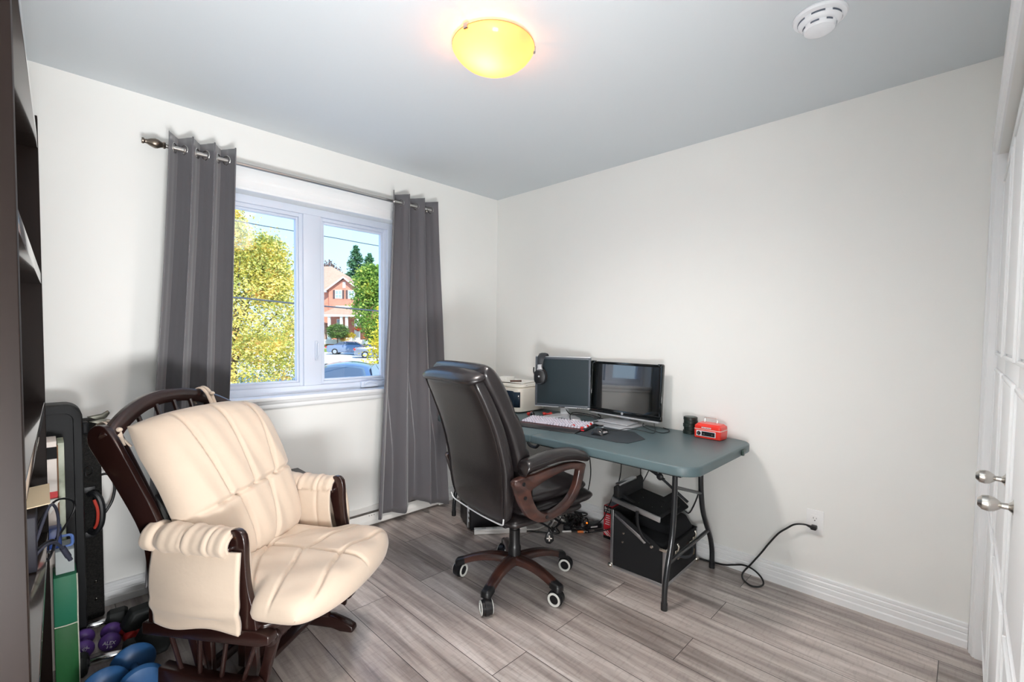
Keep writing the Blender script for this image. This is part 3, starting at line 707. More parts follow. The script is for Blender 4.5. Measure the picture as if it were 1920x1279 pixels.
# ---- cushions
def seamf(d, w=.012, dep=.012): return dep*math.exp(-(d/w)**2)
def back_P(u, v, sd):
    # v -1 bottom .. 1 top ; cushion leans with the posts
    q = (v+1)/2
    z = .40+.60*q; x = -.215-.02*math.sin(q*PI)-.30*q**1.35*.62
    x = -.20-.245*q**1.5
    hw = (.262+.042*q)*(1-.10*max(0, q-.80)**1.3*6) * (1-.12*max(0, .12-q)*8)
    # top edge arched
    z += -.030*abs(u)**2.4*max(0, (q-.6)/.4)
    y = u*hw
    e = (1-abs(u)**5)**.5*(1-abs(v)**7)**.5
    n = Vector((.93, 0, .38))
    t = .060*e
    if sd > 0:
        t += .050*e
        g = 0
        if q > .44:
            for s0, s1 in ((-.42, -.60), (.02, .02), (.45, .60)):
                sq = s0+(s1-s0)*(q-.44)/.56
                g += seamf((u-sq)*hw, .008, .018)
        else:
            for s0, s1 in ((-.30, -.18), (.28, .16)):
                sq = s0+(s1-s0)*(.44-q)/.44
                g += seamf((u-sq)*hw, .008, .016)
        g += seamf((q-.44-.04*u)*.60, .008, .018)
        # puffed channels
        t -= g*e
        t += .008*math.sin(u*9+q*5)*e*.5 + .004*math.sin(u*23+q*11)*e*.5
        return Vector((x, y, z))+n*t
    return Vector((x, y, z))-n*t*.5
obj('back_cushion', MB().pillow(back_P, 120, 96), M_cu, gl, angle=80)
def seat_P(u, v, sd):
    # u lateral, v back..front
    q = (v+1)/2
    x = -.235+q*.545
    # T shape: wide in front of the arms
    wide = 1/(1+math.exp(-(x-.055)/.014))
    hw = .262+.062*wide
    # bowed front
    x = x-.085*abs(u)**2.6*max(0, (q-.45)/.55)
    y = u*hw
    e = (1-abs(u)**6)**.5*(1-abs(v)**8)**.5
    zc = .392
    if sd > 0:
        t = .075*e
        g = seamf(u*hw, .007, .014)
        for k in (-.05, .22, .50, .78):
            g += seamf((q-k-.25*abs(u)**1.5)*.545, .007, .013)
        t -= g*e
        t += .006*math.sin(u*11)*math.sin(q*9)*e
        return Vector((x, y, zc+t))
    return Vector((x, y, zc-.050*e))
obj('seat_cushion', MB().pillow(seat_P, 120, 100), M_cu, gl, angle=80)
# arm pads: padded rolls over the arm rails, long flap outside on the near arm, inside on both
for sy in (-1, 1):
    y = sy*W2
    def pad(u, v):
        # u along x, v round the roll and down both flaps
        x = -.335+.325*u
        a = v
        puck = .003*math.sin(u*26)+.002*math.sin(u*47+2)
        g = sum(seamf((u-k)*.325, .007, .010) for k in (.15, .50, .80))
        R_ = .050+puck-g
        if u < .03 or u > .97: R_ -= .012
        if a < .30:                      # inner flap
            q = a/.30; return Vector((x+.01*(1-q), y-sy*(.046+.012*math.sin(q*PI)-g*.6), .43+.18*q))
        q = (a-.30)/.70; t = PI*1.42*q
        rr_ = R_*(1 if q < .7 else 1-.25*(q-.7)/.3)
        return Vector((x, y-sy*rr_*math.cos(t), .602+rr_*1.0*math.sin(t)*(1 if t < PI else .9)))
    b = MB(); b.grid(pad, 60, 48)
    obj('arm_pad', b, M_cu, gl, solid=.010, angle=80)
    # side skirt panel hanging outside
    def sk(u, v):
        x = -.300+.325*u+.012*math.sin(v*PI)*(u-.5)
        z = .590-.262*v
        if v > .8: z -= .010*math.sin(u*7)
        yy = y+sy*(.022+.040*math.sin(min(1, v*1.1)*PI*.9)*(.35+.65*math.sin(u*PI))+.006*math.sin(v*19)*math.exp(-((v-.75)/.1)**2))
        return Vector((x, yy, z))
    obj('side_skirt', MB().grid(sk, 30, 30), M_cu, gl, solid=.014, angle=80)
# ties knotted on the top rail
for q in (-.93, .42):
    z1 = .925+.115*(1-abs(q)**2.2); y1 = q*W2
    b = MB().tube([(-.47, y1-.03*q, z1-.05), (-.515, y1, z1+.012), (-.56, y1+.006, z1+.034), (-.60, y1, z1), (-.57, y1, z1-.035)], .008, 8, 5, flat=.5)
    b.tube([(-.47, y1, z1-.04), (-.52, y1+.02, z1+.018), (-.565, y1+.024, z1+.036), (-.605, y1+.02, z1)], .007, 8, 5, flat=.5)
    b.ball((-.50, y1+.01, z1+.012), .010, 1.2, 1, .8)
    obj('cushion_tie', b, M_cu, gl)
# ================================================================ office chair
M_le = mat('brown_black_leather', (31, 27, 28), rough=.34, coat=.3, noise=.2, nscale=5, bump=.06, bscale=160)
M_wf = mat('walnut_plastic', (74, 44, 36), rough=.3, coat=.5, col2=(36, 21, 19), nscale=9, stretch=(1, 1, 3))
M_ring = mat('grey_caster_ring', (206, 206, 200), rough=.5)
M_bk = mat('black_nylon', (20, 20, 22), rough=.35)
oc = thing('office_chair', 'high-backed black leather office chair with walnut arms on casters', 'office chair', (-1.0, -1.21, 0), math.radians(-8))
def loft(secs, nn=40, ex=3.2, tilt=True):
    """secs: (x, z, half depth, half width) along a centreline -> superellipse rings"""
    P_ = [Vector((s[0], 0, s[1])) for s in secs]; rings = []
    for i, s in enumerate(secs):
        d = (P_[min(i+1, len(secs)-1)]-P_[max(i-1, 0)]).normalized(); n = Vector((d.z, 0, -d.x))
        ring = []
        for j in range(nn):
            a = 2*PI*j/nn; c, s_ = math.cos(a), math.sin(a)
            ring.append(P_[i]+n*math.copysign(abs(c)**(2/ex), c)*s[2]+Vector((0, 1, 0))*math.copysign(abs(s_)**(2/ex), s_)*s[3])
        rings.append(ring)
    return rings
def sm4(secs, k=5):
    a = smooth_path([Vector((s[0], s[1], 0)) for s in secs], k); c = smooth_path([Vector((s[2], s[3], 0)) for s in secs], k)
    return [(p_.x, p_.y, q.x, q.y) for p_, q in zip(a, c)]
# rear shell: (x of its middle)
sh = sm4([(-.185, .425, .012, .15), (-.196, .44, .028, .205), (-.212, .50, .036, .235), (-.222, .60, .040, .250), (-.232, .70, .040, .256), (-.275, .86, .040, .254), (-.335, 1.0, .038, .246), (-.378, 1.085, .034, .236), (-.384, 1.105, .018, .222)])
obj('back_shell', MB().rings(loft(sh, 48, 4.5)), M_le, oc, angle=60)
# white piping along the lower edge of the shell, dark piping up its sides
def shell_edge(sgn, z0, z1):
    out = []
    for s in sh:
        if z0 <= s[1] <= z1: out.append((s[0]-s[2]*.86, sgn*s[3]*.93, s[1]))
    return out
obj('side_piping', MB().tube(shell_edge(-1, .46, 1.09), .0035, 6), M_le, oc); obj('side_piping', MB().tube(shell_edge(1, .46, 1.09), .0035, 6), M_le, oc)
low = [(-.232, -.225, .475), (-.225, -.212, .447), (-.214, -.18, .433), (-.208, -.10, .424), (-.206, 0, .420), (-.208, .10, .424), (-.214, .18, .433), (-.225, .212, .447), (-.232, .225, .475)]
obj('bottom_piping', MB().tube([(x-.016, y*1.04, z-.008) for x, y, z in low], .0035, 8, 5), mat('white_piping', (214, 214, 214), rough=.5), oc)
# front cushion, thick, with channels, and rolled head part
fc = sm4([(-.10, .47, .03, .20), (-.105, .50, .055, .235), (-.118, .60, .062, .250), (-.135, .72, .062, .252), (-.190, .88, .062, .250), (-.262, 1.02, .062, .246), (-.312, 1.10, .060, .244), (-.345, 1.145, .040, .238), (-.358, 1.157, .012, .20)], 6)
rg = loft(fc, 56, 3.4)
for i, r in enumerate(rg):
    s = fc[i]; z = s[1]
    for g0 in (.78, .94):
        k_ = math.exp(-((z-g0)/.012)**2)*.014
        c_ = Vector((s[0], 0, s[1]))
        for j, p_ in enumerate(r):
            if p_.x-c_.x > 0: r[j] = p_-Vector((1, 0, .3))*k_
obj('back_cushion', MB().rings(rg), M_le, oc, angle=60)
# head roll lapping over the shell
hr = []
for i in range(33):
    q = -1+2*i/32; w_ = (1-abs(q)**6)**.5 if abs(q) < 1 else 0
    c_ = Vector((-.378, q*.245, 1.118-.010*q*q)); rx, rz = .068*max(w_, .08), .030*max(w_, .08)
    hr.append([c_+Vector((math.cos(2*PI*j/20)*rx, 0, math.sin(2*PI*j/20)*rz+.25*math.cos(2*PI*j/20)*rx)) for j in range(20)])
obj('head_roll', MB().rings(hr), M_le, oc, angle=60)
# seat: pan + plush cushion + front roll
def sbox(x0, x1, hw, z0, z1, ex=4, nx=26, crown=0, wr=0):
    rings = []
    for i in range(nx+1):
        q = -1+2*i/nx; f = (1-abs(q)**ex)**(1/ex) if abs(q) < 1 else 0
        f = max(f, .04); x = (x0+x1)/2+q*(x1-x0)/2; zc = (z0+z1)/2; hz_ = (z1-z0)/2*f
        ring = []
        for j in range(48):
            a = 2*PI*j/48; c, s_ = math.cos(a), math.sin(a)
            yy = math.copysign(abs(c)**(2/3.4), c)*hw*(.80+.20*f); zz = math.copysign(abs(s_)**(2/2.6), s_)*hz_
            if s_ > 0: zz += crown*math.cos(yy/hw*PI/2)*f + wr*math.sin(x*60+yy*25)*f*.5
            else: zz += wr*math.sin(x*70+yy*9)*f*.5
            ring.append((x, yy, zc+zz))
        rings.append(ring)
    return rings
obj('seat_pan', MB().rings(sbox(-.20, .27, .245, .385, .455, 5)), M_le, oc, angle=60)
obj('seat_cushion', MB().rings(sbox(-.15, .342, .268, .425, .512, 3.0, wr=.003)), M_le, oc, angle=60)
obj('seat_top_cushion', MB().rings(sbox(-.14, .315, .240, .480, .562, 2.8, crown=.014, wr=.002)), M_le, oc, angle=60)
# arms: closed walnut loops with padded tops
OUT = [(-.245, .655), (-.20, .668), (-.12, .672), (-.03, .684), (.07, .690), (.155, .682), (.200, .668), (.196, .640), (.178, .575), (.150, .520), (.105, .478), (.045, .452), (-.04, .436), (-.105, .446), (-.165, .485), (-.205, .545), (-.232, .610)]
INN = [(-.150, .592), (-.145, .602), (-.09, .622), (-.02, .642), (.06, .656), (.120, .655), (.150, .646), (.150, .630), (.136, .580), (.112, .540), (.078, .508), (.030, .486), (-.03, .476), (-.07, .482), (-.105, .505), (-.128, .540), (-.142, .570)]
for sy in (-1, 1):
    dx_ = -.065 if sy > 0 else 0
    so = smooth_path([(x+dx_*(x+.245)/.46, z, 0) for x, z in OUT], 4, True); si = smooth_path([(x+dx_*(x+.245)/.46, z, 0) for x, z in INN], 4, True)
    y0, y1 = sy*.280, sy*.312; b = MB()
    secs = []
    for o_, i_ in zip(so, si):
        d = (i_-o_); L_ = d.length; d = d/L_
        e_ = .005
        secs.append([(o_.x, y0, o_.y), (o_.x, y1-sy*e_, o_.y), (o_.x+d.x*e_, y1, o_.y+d.y*e_), (i_.x-d.x*e_, y1, i_.y-d.y*e_), (i_.x, y1-sy*e_, i_.y), (i_.x, y0, i_.y)])
    b.rings(secs, loop=True)
    arm = obj('arm_frame', b, M_wf, oc, angle=50)
    for x, z in ((-.196, .640), (-.186, .575), (-.055, .460)):
        obj('bolt', MB().lathe([(0, 0), (.009, 0), (.009, .003), (.006, .004), (0, .004)], (x+dx_*(x+.245)/.46, y1, z), (0, sy, 0), 14), M_bk, arm)
    # arm pad: leather sausage that curls down behind
    pp = smooth_path([(-.190, .688, .020), (-.175, .712, .026), (-.11, .722, .029), (0, .735, .030), (.10, .731, .030), (.17, .714, .028), (.205, .700, .022), (.218, .694, .008)], 6)
    pp = [Vector((q.x+dx_*(q.x+.245)/.46, q.y, q.z)) for q in pp]; rgs = []
    for i, q in enumerate(pp):
        wy = .043*min(1, q.z/.026)
        rgs.append([(q.x, sy*.293+math.copysign(abs(math.cos(2*PI*j/20))**.75, math.cos(2*PI*j/20))*wy, q.y+math.sin(2*PI*j/20)*q.z) for j in range(20)])
    pd = obj('arm_pad', MB().rings(rgs), M_le, oc, angle=60)
    obj('pad_piping', MB().tube([(q.x, sy*(.293+.0425*min(1, q.z/.026)), q.y) for q in pp[6:]], .003, 6), M_le, pd)
# mechanism, lever with hanging tag, gas lift column
obj('tilt_mechanism', MB().box(-.13, .12, -.09, .09, .345, .388).box(-.05, .05, -.06, .06, .325, .35), M_bk, oc, bevel=.006)
b = MB().tube([(.02, -.06, .36), (.05, -.15, .355), (.055, -.235, .345)], .005, 8, 4).ball((.055, -.24, .345), .011, 1, 1.6, 1)
obj('height_lever', b, M_bk, oc)
obj('gas_lift', MB().cyl((0, 0, .28), (0, 0, .33), .0235), M_bk, oc)
obj('column_cover', MB().lathe([(0, .10), (.032, .10), (.034, .19), (.031, .20), (.029, .205), (.028, .285), (.026, .287), (0, .287)]), M_bk, oc)
# five-arm base
for k in range(5):
    a = math.radians(54+8+72*k); Mr = Matrix.Rotation(a, 4, 'Z')
    secs = []
    for i in range(15):
        q = i/14; x = .02+.285*q; z = .132-.026*q-.020*q*q+.018*math.sin(q*PI); hw = .036-.012*q-.003*math.sin(q*PI); ht = .019-.004*q
        if i == 14: hw *= .6; ht *= .7
        prof_ = [(-1, -1), (-1, .35), (-.62, .9), (-.25, 1.0), (0, .82), (.25, 1.0), (.62, .9), (1, .35), (1, -1)]
        secs.append([Mr @ Vector((x, hw*u, z+ht*v)) for u, v in prof_])
    la = obj('base_arm', MB().rings(secs), M_wf, oc, angle=60)
    b = MB(); cs = []
    for i in range(7):
        q = i/6; x = .262+.056*q; hw = .0265-.002*q; z = .1005-.016*q; ht = .0175
        if i == 6: hw *= .55; ht *= .6
        cs.append([Mr @ Vector((x, hw*u, z+ht*v)) for u, v in prof_])
    b.rings(cs); obj('end_cap', b, M_bk, la, angle=60)
    ca = math.radians((200, 20, 250, 110, 300)[k]); c0 = Mr @ Vector((.305, 0, 0))
    off = Vector((math.cos(ca), math.sin(ca), 0))*.018; c1 = c0+off; ax = Vector((-math.sin(ca), math.cos(ca), 0))
    if (k in (3, 4, 2)): pass
    cst = obj('caster', MB().tube([c1+Vector((0, 0, .0355))-ax*.024, c1+Vector((0, 0, .0355))+ax*.024], .0345, 28).cyl(c0+Vector((0, 0, .05)), c0+Vector((0, 0, .088)), .009, n=12).tube([c1+Vector((0, 0, .037))-ax*.010, c1+Vector((0, 0, .037))+ax*.010], .039, 28), M_bk, oc, angle=40)
    for s_ in (-1, 1):
        o_ = c1+Vector((0, 0, .0355))+ax*s_*.024
        obj('wheel_ring', MB().lathe([(.030, 0), (.0335, .0015), (.0325, .004), (.024, .0045), (.0225, .002), (.0225, 0)], o_, ax*s_, 28, cap=False), M_ring, cst)
# ================================================================ curtains on a rod
def satin():
    m = mat('grey_satin_curtain', (98, 96, 100), rough=.36, sheen=.3, bump=.03, bscale=14, stretch=(30, 30, 1.2), spec=.7)
    return m
M_cur = satin()
M_rod = mat('pewter_rod', (205, 202, 198), rough=.28, metal=1.)
RY, RZ = -.100, 2.190
rod = thing('curtain_rod', 'pewter curtain rod with turned finials above the window', 'curtain rod', (-1.5, RY, RZ))
obj('pole', MB().cyl((-.80, 0, 0), (.79, 0, 0), .0105, n=20), M_rod, rod)
for s_ in (-1, 1):
    if s_ < 0: obj('finial', MB().lathe([(0, 0), (.014, 0), (.016, .006), (.012, .012), (.014, .018), (.021, .030), (.023, .040), (.018, .056), (.011, .070), (.010, .078), (.014, .084), (.013, .090), (0, .092)], (s_*.79, 0, 0), (s_, 0, 0), 24), mat('antique_pewter', (128, 118, 108), rough=.35, metal=1.), rod)
    else: obj('end_cap', MB().lathe([(0, 0), (.013, 0), (.014, .004), (.010, .010), (0, .011)], (.79, 0, 0), (1, 0, 0), 20), M_rod, rod)
    b = MB().tube([(s_*.715, .0, -.014), (s_*.715, .04, -.018), (s_*.715, .096, -.014)], .006, 8, 4).cyl((s_*.715, .092, -.014), (s_*.715, .100, -.014), .022)
    b.tube([(s_*.715, .013*math.cos(t), .013*math.sin(t)) for t in [PI*(.95+i*.11) for i in range(10)]], .004, 6)
    obj('bracket', b, M_rod, rod)
def curtain(label, xt0, xt1, xb0, xb1, ztop, zb, ph, folds, amp0, amp1, warp, knot=None, hem=None):
    def XY(s, q):
        # s along the cloth 0..1, q 0 top .. 1 bottom
        sw = s+warp(s)
        x0 = xt0+(xb0-xt0)*q**1.15; x1 = xt1+(xb1-xt1)*q**1.15
        a = amp0+(amp1-amp0)*q
        t = 2*PI*(folds*sw)+ph
        w_ = math.sin(t)
        w_ = math.copysign(abs(w_)**.8, w_)
        x = x0+(x1-x0)*sw+.012*math.sin(2*t)*(1-.3*q)+.006*q*math.sin(5*s+7*q)
        y = RY-.006+(a*w_)+.010*q*math.sin(9*s+6*q)+.004*math.sin(30*s+3*q)*q
        y = min(y, -.030+(-.046 if q > .80 else (0 if q < .5 else -.046*(q-.5)/.3)))
        return x, y
    def P(u, v):
        x, y = XY(u, v); z = ztop+(zb(u)-ztop)*v
        return Vector((x, y, z))
    t = thing('curtain', label, 'curtain', (0, 0, 0), 0, 'grey grommet curtains')
    b = MB().grid(P, 170, 50); obj('cloth', b, M_cur, t, solid=.0025, angle=180)
    # grommets where the cloth crosses the rod
    qz = (ztop-RZ)/(ztop-.1); prev = None
    for i in range(1, 400):
        s = i/400; x, y = XY(s, qz); x2, y2 = XY(s-1/400, qz)
        if (y-RY)*(y2-RY) <= 0:
            d = Vector((x-x2, y-y2, 0)).normalized(); n = Vector((-d.y, d.x, 0))
            c = Vector((x, RY, RZ)); pts = [c+(d*math.cos(k*PI/14)+Vector((0, 0, 1))*math.sin(k*PI/14))*.0215 for k in range(28)]
            obj('grommet', MB().tube(pts, .0045, 8, closed=True), mat('satin_grommet', (206, 204, 200), rough=.2, metal=1.), t)
    return t
curtain('wide left grey grommet curtain behind the cream glider', -2.275, -2.000, -2.405, -2.085, 2.248, lambda u: .095+.004*math.sin(9*u), -1.2, 3.0, .050, .062, lambda s: .05*math.sin(2*PI*s)*0+ .06*math.sin(PI*s))
curtain('right grey grommet curtain hanging between window and desk corner', -1.095, -.735, -1.215, -.615, 2.247, lambda u: .085-.05*u+.055*max(0, math.sin((u-.30)*PI/.48))*(1 if .30 < u < .78 else 0), -2.2, 3.0, .050, .066, lambda s: .05*math.sin(PI*s))
# ================================================================ baseboard heater
ht = thing('baseboard_heater', 'low white electric baseboard heater under the window', 'heater', (0, 0, 0))
M_ht = mat('white_enamel', (232, 230, 226), rough=.4)
HP = [(0, .018), (.058, .018), (.064, .024), (.062, .050), (.040, .088), (.034, .086), (.034, .080), (.030, .080), (.012, .080), (.012, .128), (0, .128)]
obj('housing', MB().prism(HP, lambda o, z, w: (w, -o-.001, z), -1.615, -.605), M_ht, ht, angle=20)
obj('grille_slot', MB().box(-1.612, -.608, -.034, -.013, .081, .092), mat('heater_slot', (88, 84, 80), rough=.7), ht)
obj('end_cap', MB().prism([(0, .012), (.068, .012), (.068, .052), (.044, .094), (.014, .132), (0, .132)], lambda o, z, w: (w, -o-.001, z), -.640, -.603), M_ht, ht, angle=20)
obj('end_cap', MB().prism([(0, .012), (.068, .012), (.068, .052), (.044, .094), (.014, .132), (0, .132)], lambda o, z, w: (w, -o-.001, z), -1.617, -1.58), M_ht, ht, angle=20)
for i in range(3):
    x = -1.205+.018*i
    obj('screw_hole', MB().cyl((x, -.0478, .078), (x, -.0490, .0775), .0028, n=10), M_black, ht)
# ================================================================ outlet and power cord
ou = thing('wall_outlet', 'white duplex wall outlet with a black plug in its lower socket', 'outlet', (0, -2.354, .375))
M_ou = mat('outlet_white', (240, 240, 240), rough=.3)
obj('cover_plate', MB().prism(rbox_poly(.074, .122, .004), lambda y, z, w: (-w, y, z), .0, .0055), M_ou, ou, bevel=.0015)
obj('socket_face', MB().prism(rbox_poly(.034, .070, .002), lambda y, z, w: (-w, y, z), .0055, .0075), M_ou, ou, bevel=.0006)
for zz in (.017,):
    for y0, z0, w_, h_ in ((.0065, zz+.004, .002, .008), (-.0065, zz+.004, .0016, .0065), (0, zz-.008, .0045, .0045)):
        obj('slot', MB().box(-.0082, -.0074, y0-w_/2, y0+w_/2, z0-h_/2, z0+h_/2), M_black, ou)
obj('screw', MB().cyl((-.0055, 0, .045), (-.007, 0, .045), .003, n=10), M_ou, ou)
M_cord = mat('black_rubber_cord', (18, 18, 20), rough=.42)
cord = thing('electric_cable', 'black power cord looping from the wall outlet to the floor', 'cord', (0, 0, 0))
obj('plug', MB().prism(rbox_poly(.026, .020, .006), lambda y, z, w: (-w, -2.354+y, .353+z), .0085, .040).cyl((-.036, -2.348, .355), (-.040, -2.325, .362), .007, .0045), M_cord, cord, bevel=.003)
obj('cable', MB().tube([(-.030, -2.350, .356), (-.040, -2.315, .362), (-.042, -2.274, .350), (-.042, -2.240, .320), (-.045, -2.202, .281), (-.050, -2.160, .215), (-.055, -2.129, .160), (-.062, -2.080, .080), (-.070, -2.045, .025), (-.095, -2.050, .006), (-.130, -2.080, .005), (-.146, -2.112, .005), (-.128, -2.142, .006), (-.090, -2.152, .012), (-.062, -2.130, .030), (-.045, -2.085, .048), (-.038, -2.035, .050), (-.034, -1.98, .030), (-.032, -1.93, .012), (-.034, -1.86, .005), (-.05, -1.75, .005), (-.05, -1.6, .005), (-.07, -1.4, .005)], .0045, 10, 6), M_cord, cord)
# ================================================================ folding table
M_tb = mat('dark_green_grey_plastic', (84, 101, 105), rough=.42, noise=.06, nscale=4, bump=.05, bscale=500)
M_te = mat('table_edge_plastic', (70, 80, 84), rough=.4)
M_leg = mat('hammered_black_steel', (40, 42, 45), rough=.3, metal=.4, coat=.4)
TZ = .74
tb = thing('folding_table', 'long dark grey plastic folding table along the right wall', 'table', (0, 0, 0))
TX0, TX1, TY0, TY1 = -.805, -.030, -2.070, -.205
def rr_out(x0, x1, y0, y1, r, corners, n=8):
    out = []
    for (cx, cy, a0, on) in ((x1-r, y1-r, 0, corners[0]), (x0+r, y1-r, 90, corners[1]), (x0+r, y0+r, 180, corners[2]), (x1-r, y0+r, 270, corners[3])):
        if on:
            for i in range(n+1):
                a = math.radians(a0+90*i/n); out.append((cx+r*math.cos(a), cy+r*math.sin(a)))
        else:
            out.append((cx+(r if a0 in (0, 270) else -r), cy+(r if a0 in (0, 90) else -r)))
    return out
YM = -1.135
for y0, y1, cr in ((TY0, YM-.001, (0, 0, 1, 1)), (YM+.001, TY1, (1, 1, 0, 0))):
    y0, y1 = min(y0, y1), max(y0, y1)
for (y0, y1, cr) in ((TY0, YM-.0012, (0, 0, 1, 1)), (YM+.0012, TY1, (1, 1, 0, 0))):
    b = MB().prism(rr_out(TX0, TX1, y0, y1, .095, cr), lambda x, y, w: (x, y, w), TZ-.045, TZ)
    obj('table_top', b, M_tb, tb, bevel=.008, seg=3)
    obj('under_rail', MB().box(TX0+.05, TX0+.075, y0+.08, y1-.03, TZ-.062, TZ-.040).box(TX1-.075, TX1-.05, y0+.08, y1-.03, TZ-.062, TZ-.040), M_leg, tb)
obj('hinge_latch', MB().prism(rbox_poly(.05, .014, .005), lambda x, z, w: (-.21+x, w, TZ-.018+z), TY0-.010, TY0+.002).prism(rbox_poly(.018, .024, .004), lambda x, z, w: (-.235+x, w, TZ-.026+z), TY0-.014, TY0-.002), mat('latch_green_black', (36, 56, 50), rough=.4), tb, bevel=.002)
obj('carry_handle', MB().tube([(TX0+.004, YM-.06, TZ-.045), (TX0+.004, YM-.04, TZ-.062), (TX0+.004, YM+.0, TZ-.062), (TX0+.004, YM+.02, TZ-.045)], .008, 8, 4), M_dark, tb)
for yl, dr in ((-1.885, 1), (-.28, -1)):
    for sx, nm in ((-1, 'a'), (1, 'b')):
        xc = -.4325
        pts = [(xc+sx*.148, yl, .70), (xc+sx*.150, yl, .56), (xc+sx*.155, yl, .46), (xc+sx*.190, yl, .36), (xc+sx*.250, yl, .25), (xc+sx*.300, yl, .17), (xc+sx*.335, yl, .09), (xc+sx*.338, yl, .03), (xc+sx*.338, yl, .004)]
        pts = [(-.4325-.152 if sx < 0 else -.278, yl, .70), (-.4325-.152 if sx < 0 else -.276, yl, .56), (-.588 if sx < 0 else -.262, yl, .45), (-.597 if sx < 0 else -.235, yl, .36), (-.615 if sx < 0 else -.190, yl, .285), (-.645 if sx < 0 else -.128, yl, .19), (-.664 if sx < 0 else -.096, yl, .11), (-.668 if sx < 0 else -.090, yl, .05), (-.668 if sx < 0 else -.090, yl, .012)]
        lg = obj('leg', MB().tube(pts, .0135, 14, 5), M_leg, tb)
        obj('leg_cap', MB().cyl((pts[-1][0], yl, 0), (pts[-1][0], yl, .035), .0155, n=16), M_dark, lg)
    obj('top_crossbar', MB().tube([(-.59, yl, .575), (-.275, yl, .47)], .0085, 10).tube([(-.584, yl, .69), (-.278, yl, .69)], .012, 10), M_leg, tb)
    obj('lower_crossbar', MB().tube([(-.632, yl, .215), (-.150, yl, .235)], .0105, 10), M_leg, tb)
    obj('fold_brace', MB().tube([(-.43, yl+dr*.45, TZ-.055), (-.43, yl+dr*.17, .565), (-.43, yl+dr*.13, .545)], .009, 8).tube([(-.43, yl+dr*.16, .56), (-.43, yl+dr*.0, .46)], .007, 8).tube([(-.43, yl, .50), (-.43, yl, .23)], .0001, 4), M_leg, tb)
    obj('brace_joint', MB().ball((-.43, yl+dr*.155, .557), .014, .8, 1.4, 1.4), M_dark, tb)

# ================================================================ monitors
M_scr = mat('matte_screen', (40, 52, 58), rough=.32, spec=.6)
M_scg = mat('glossy_screen', (8, 12, 12), rough=.03, spec=1., coat=1., ior=1.7)
M_sil = mat('silver_plastic', (196, 198, 202), rough=.3, metal=.3)
M_pb = mat('piano_black', (14, 18, 20), rough=.12, coat=.8)
# left monitor: local x along the screen (viewer's left to right), y towards the wall, z up
def unit(v): return Vector(v).normalized()
m1 = thing('computer_monitor', 'smaller silver-framed matte monitor with a headset hung on its corner', 'monitor', (-.2025, -.8815, TZ), math.atan2(-.357, .155))
Wm, Zb, Zt = .392, .070, .412
b = MB(); frame_ring(b, -Wm/2, Wm/2, Zb, Zt, 0, .022, .014)
obj('bezel', b, mat('dark_silver_bezel', (84, 90, 98), rough=.35), m1, bevel=.002)
obj('top_trim', MB().box(-Wm/2, Wm/2, -.002, .024, Zt, Zt+.007), M_sil, m1, bevel=.002)
obj('bottom_trim', MB().box(-Wm/2, Wm/2, -.003, .024, Zb-.007, Zb), M_sil, m1, bevel=.002)
obj('screen', MB().box(-Wm/2+.014, Wm/2-.014, .004, .012, Zb+.014, Zt-.014), M_scr, m1)
obj('back_housing', MB().rings([[(-.18, .020, Zb+.02), (.18, .020, Zb+.02), (.18, .020, Zt-.02), (-.18, .020, Zt-.02)], [(-.12, .055, Zb+.06), (.12, .055, Zb+.06), (.12, .055, Zt-.06), (-.12, .055, Zt-.06)]]), M_dark, m1, bevel=.004)
obj('logo_plate', MB().box(-.022, .022, -.005, -.003, Zb-.006, Zb), M_chrome, m1)
for i in range(5): obj('button', MB().box(Wm/2-.085+.014*i, Wm/2-.078+.014*i, -.006, -.002, Zb-.005, Zb-.001), M_dark, m1)
obj('stand_neck', MB().box(-.020, .040, .030, .050, .010, .20), mat('light_grey_plastic', (214, 216, 218), rough=.4), m1, bevel=.006)
b = MB().rings([[(-.13, -.10, 0), (-.08, -.115, 0), (.01, -.050, 0), (.10, -.125, 0), (.16, -.115, 0), (.15, -.07, 0), (.06, .06, 0), (-.04, .06, 0)], [(-.128, -.10, .010), (-.08, -.112, .010), (.01, -.045, .012), (.10, -.122, .010), (.157, -.113, .010), (.148, -.07, .012), (.055, .055, .018), (-.035, .055, .018)]])
obj('stand_base', b, M_sil, m1, bevel=.003)
# right monitor
dR = Vector((-.043, -.548)); m2 = thing('computer_monitor', 'larger glossy black monitor reflecting the window sill', 'monitor', (-.112, -1.304, TZ), math.atan2(dR.y, dR.x), rot=(0, 0, math.atan2(dR.y, dR.x)))
W2m, Zb2, Zt2 = .552, .050, .392
Mt = Matrix.Rotation(math.radians(-4), 4, 'X')
b = MB(); frame_ring(b, -W2m/2, W2m/2, Zb2, Zt2, 0, .020, .017); obj('bezel', b, M_pb, m2, bevel=.003)
obj('lower_bezel', MB().box(-W2m/2, W2m/2, -.002, .020, Zb2-.001, Zb2+.030), M_pb, m2, bevel=.003)
obj('chin_strip', MB().box(-W2m/2+.01, W2m/2-.01, -.003, .018, Zb2-.012, Zb2-.002), M_sil, m2, bevel=.002)
obj('screen', MB().box(-W2m/2+.017, W2m/2-.017, .003, .012, Zb2+.030, Zt2-.017), M_scg, m2)
obj('logo', MB().lathe([(0, 0), (.0085, 0), (.0085, .002), (0, .002)], (0, -.002, Zb2+.014), (0, -1, 0), 20), M_sil, m2)
for x in (-W2m/2+.02, W2m/2-.02):
    obj('corner_clip', MB().box(x-.014, x+.014, -.004, .022, Zt2-.010, Zt2+.004), M_pb, m2, bevel=.002)
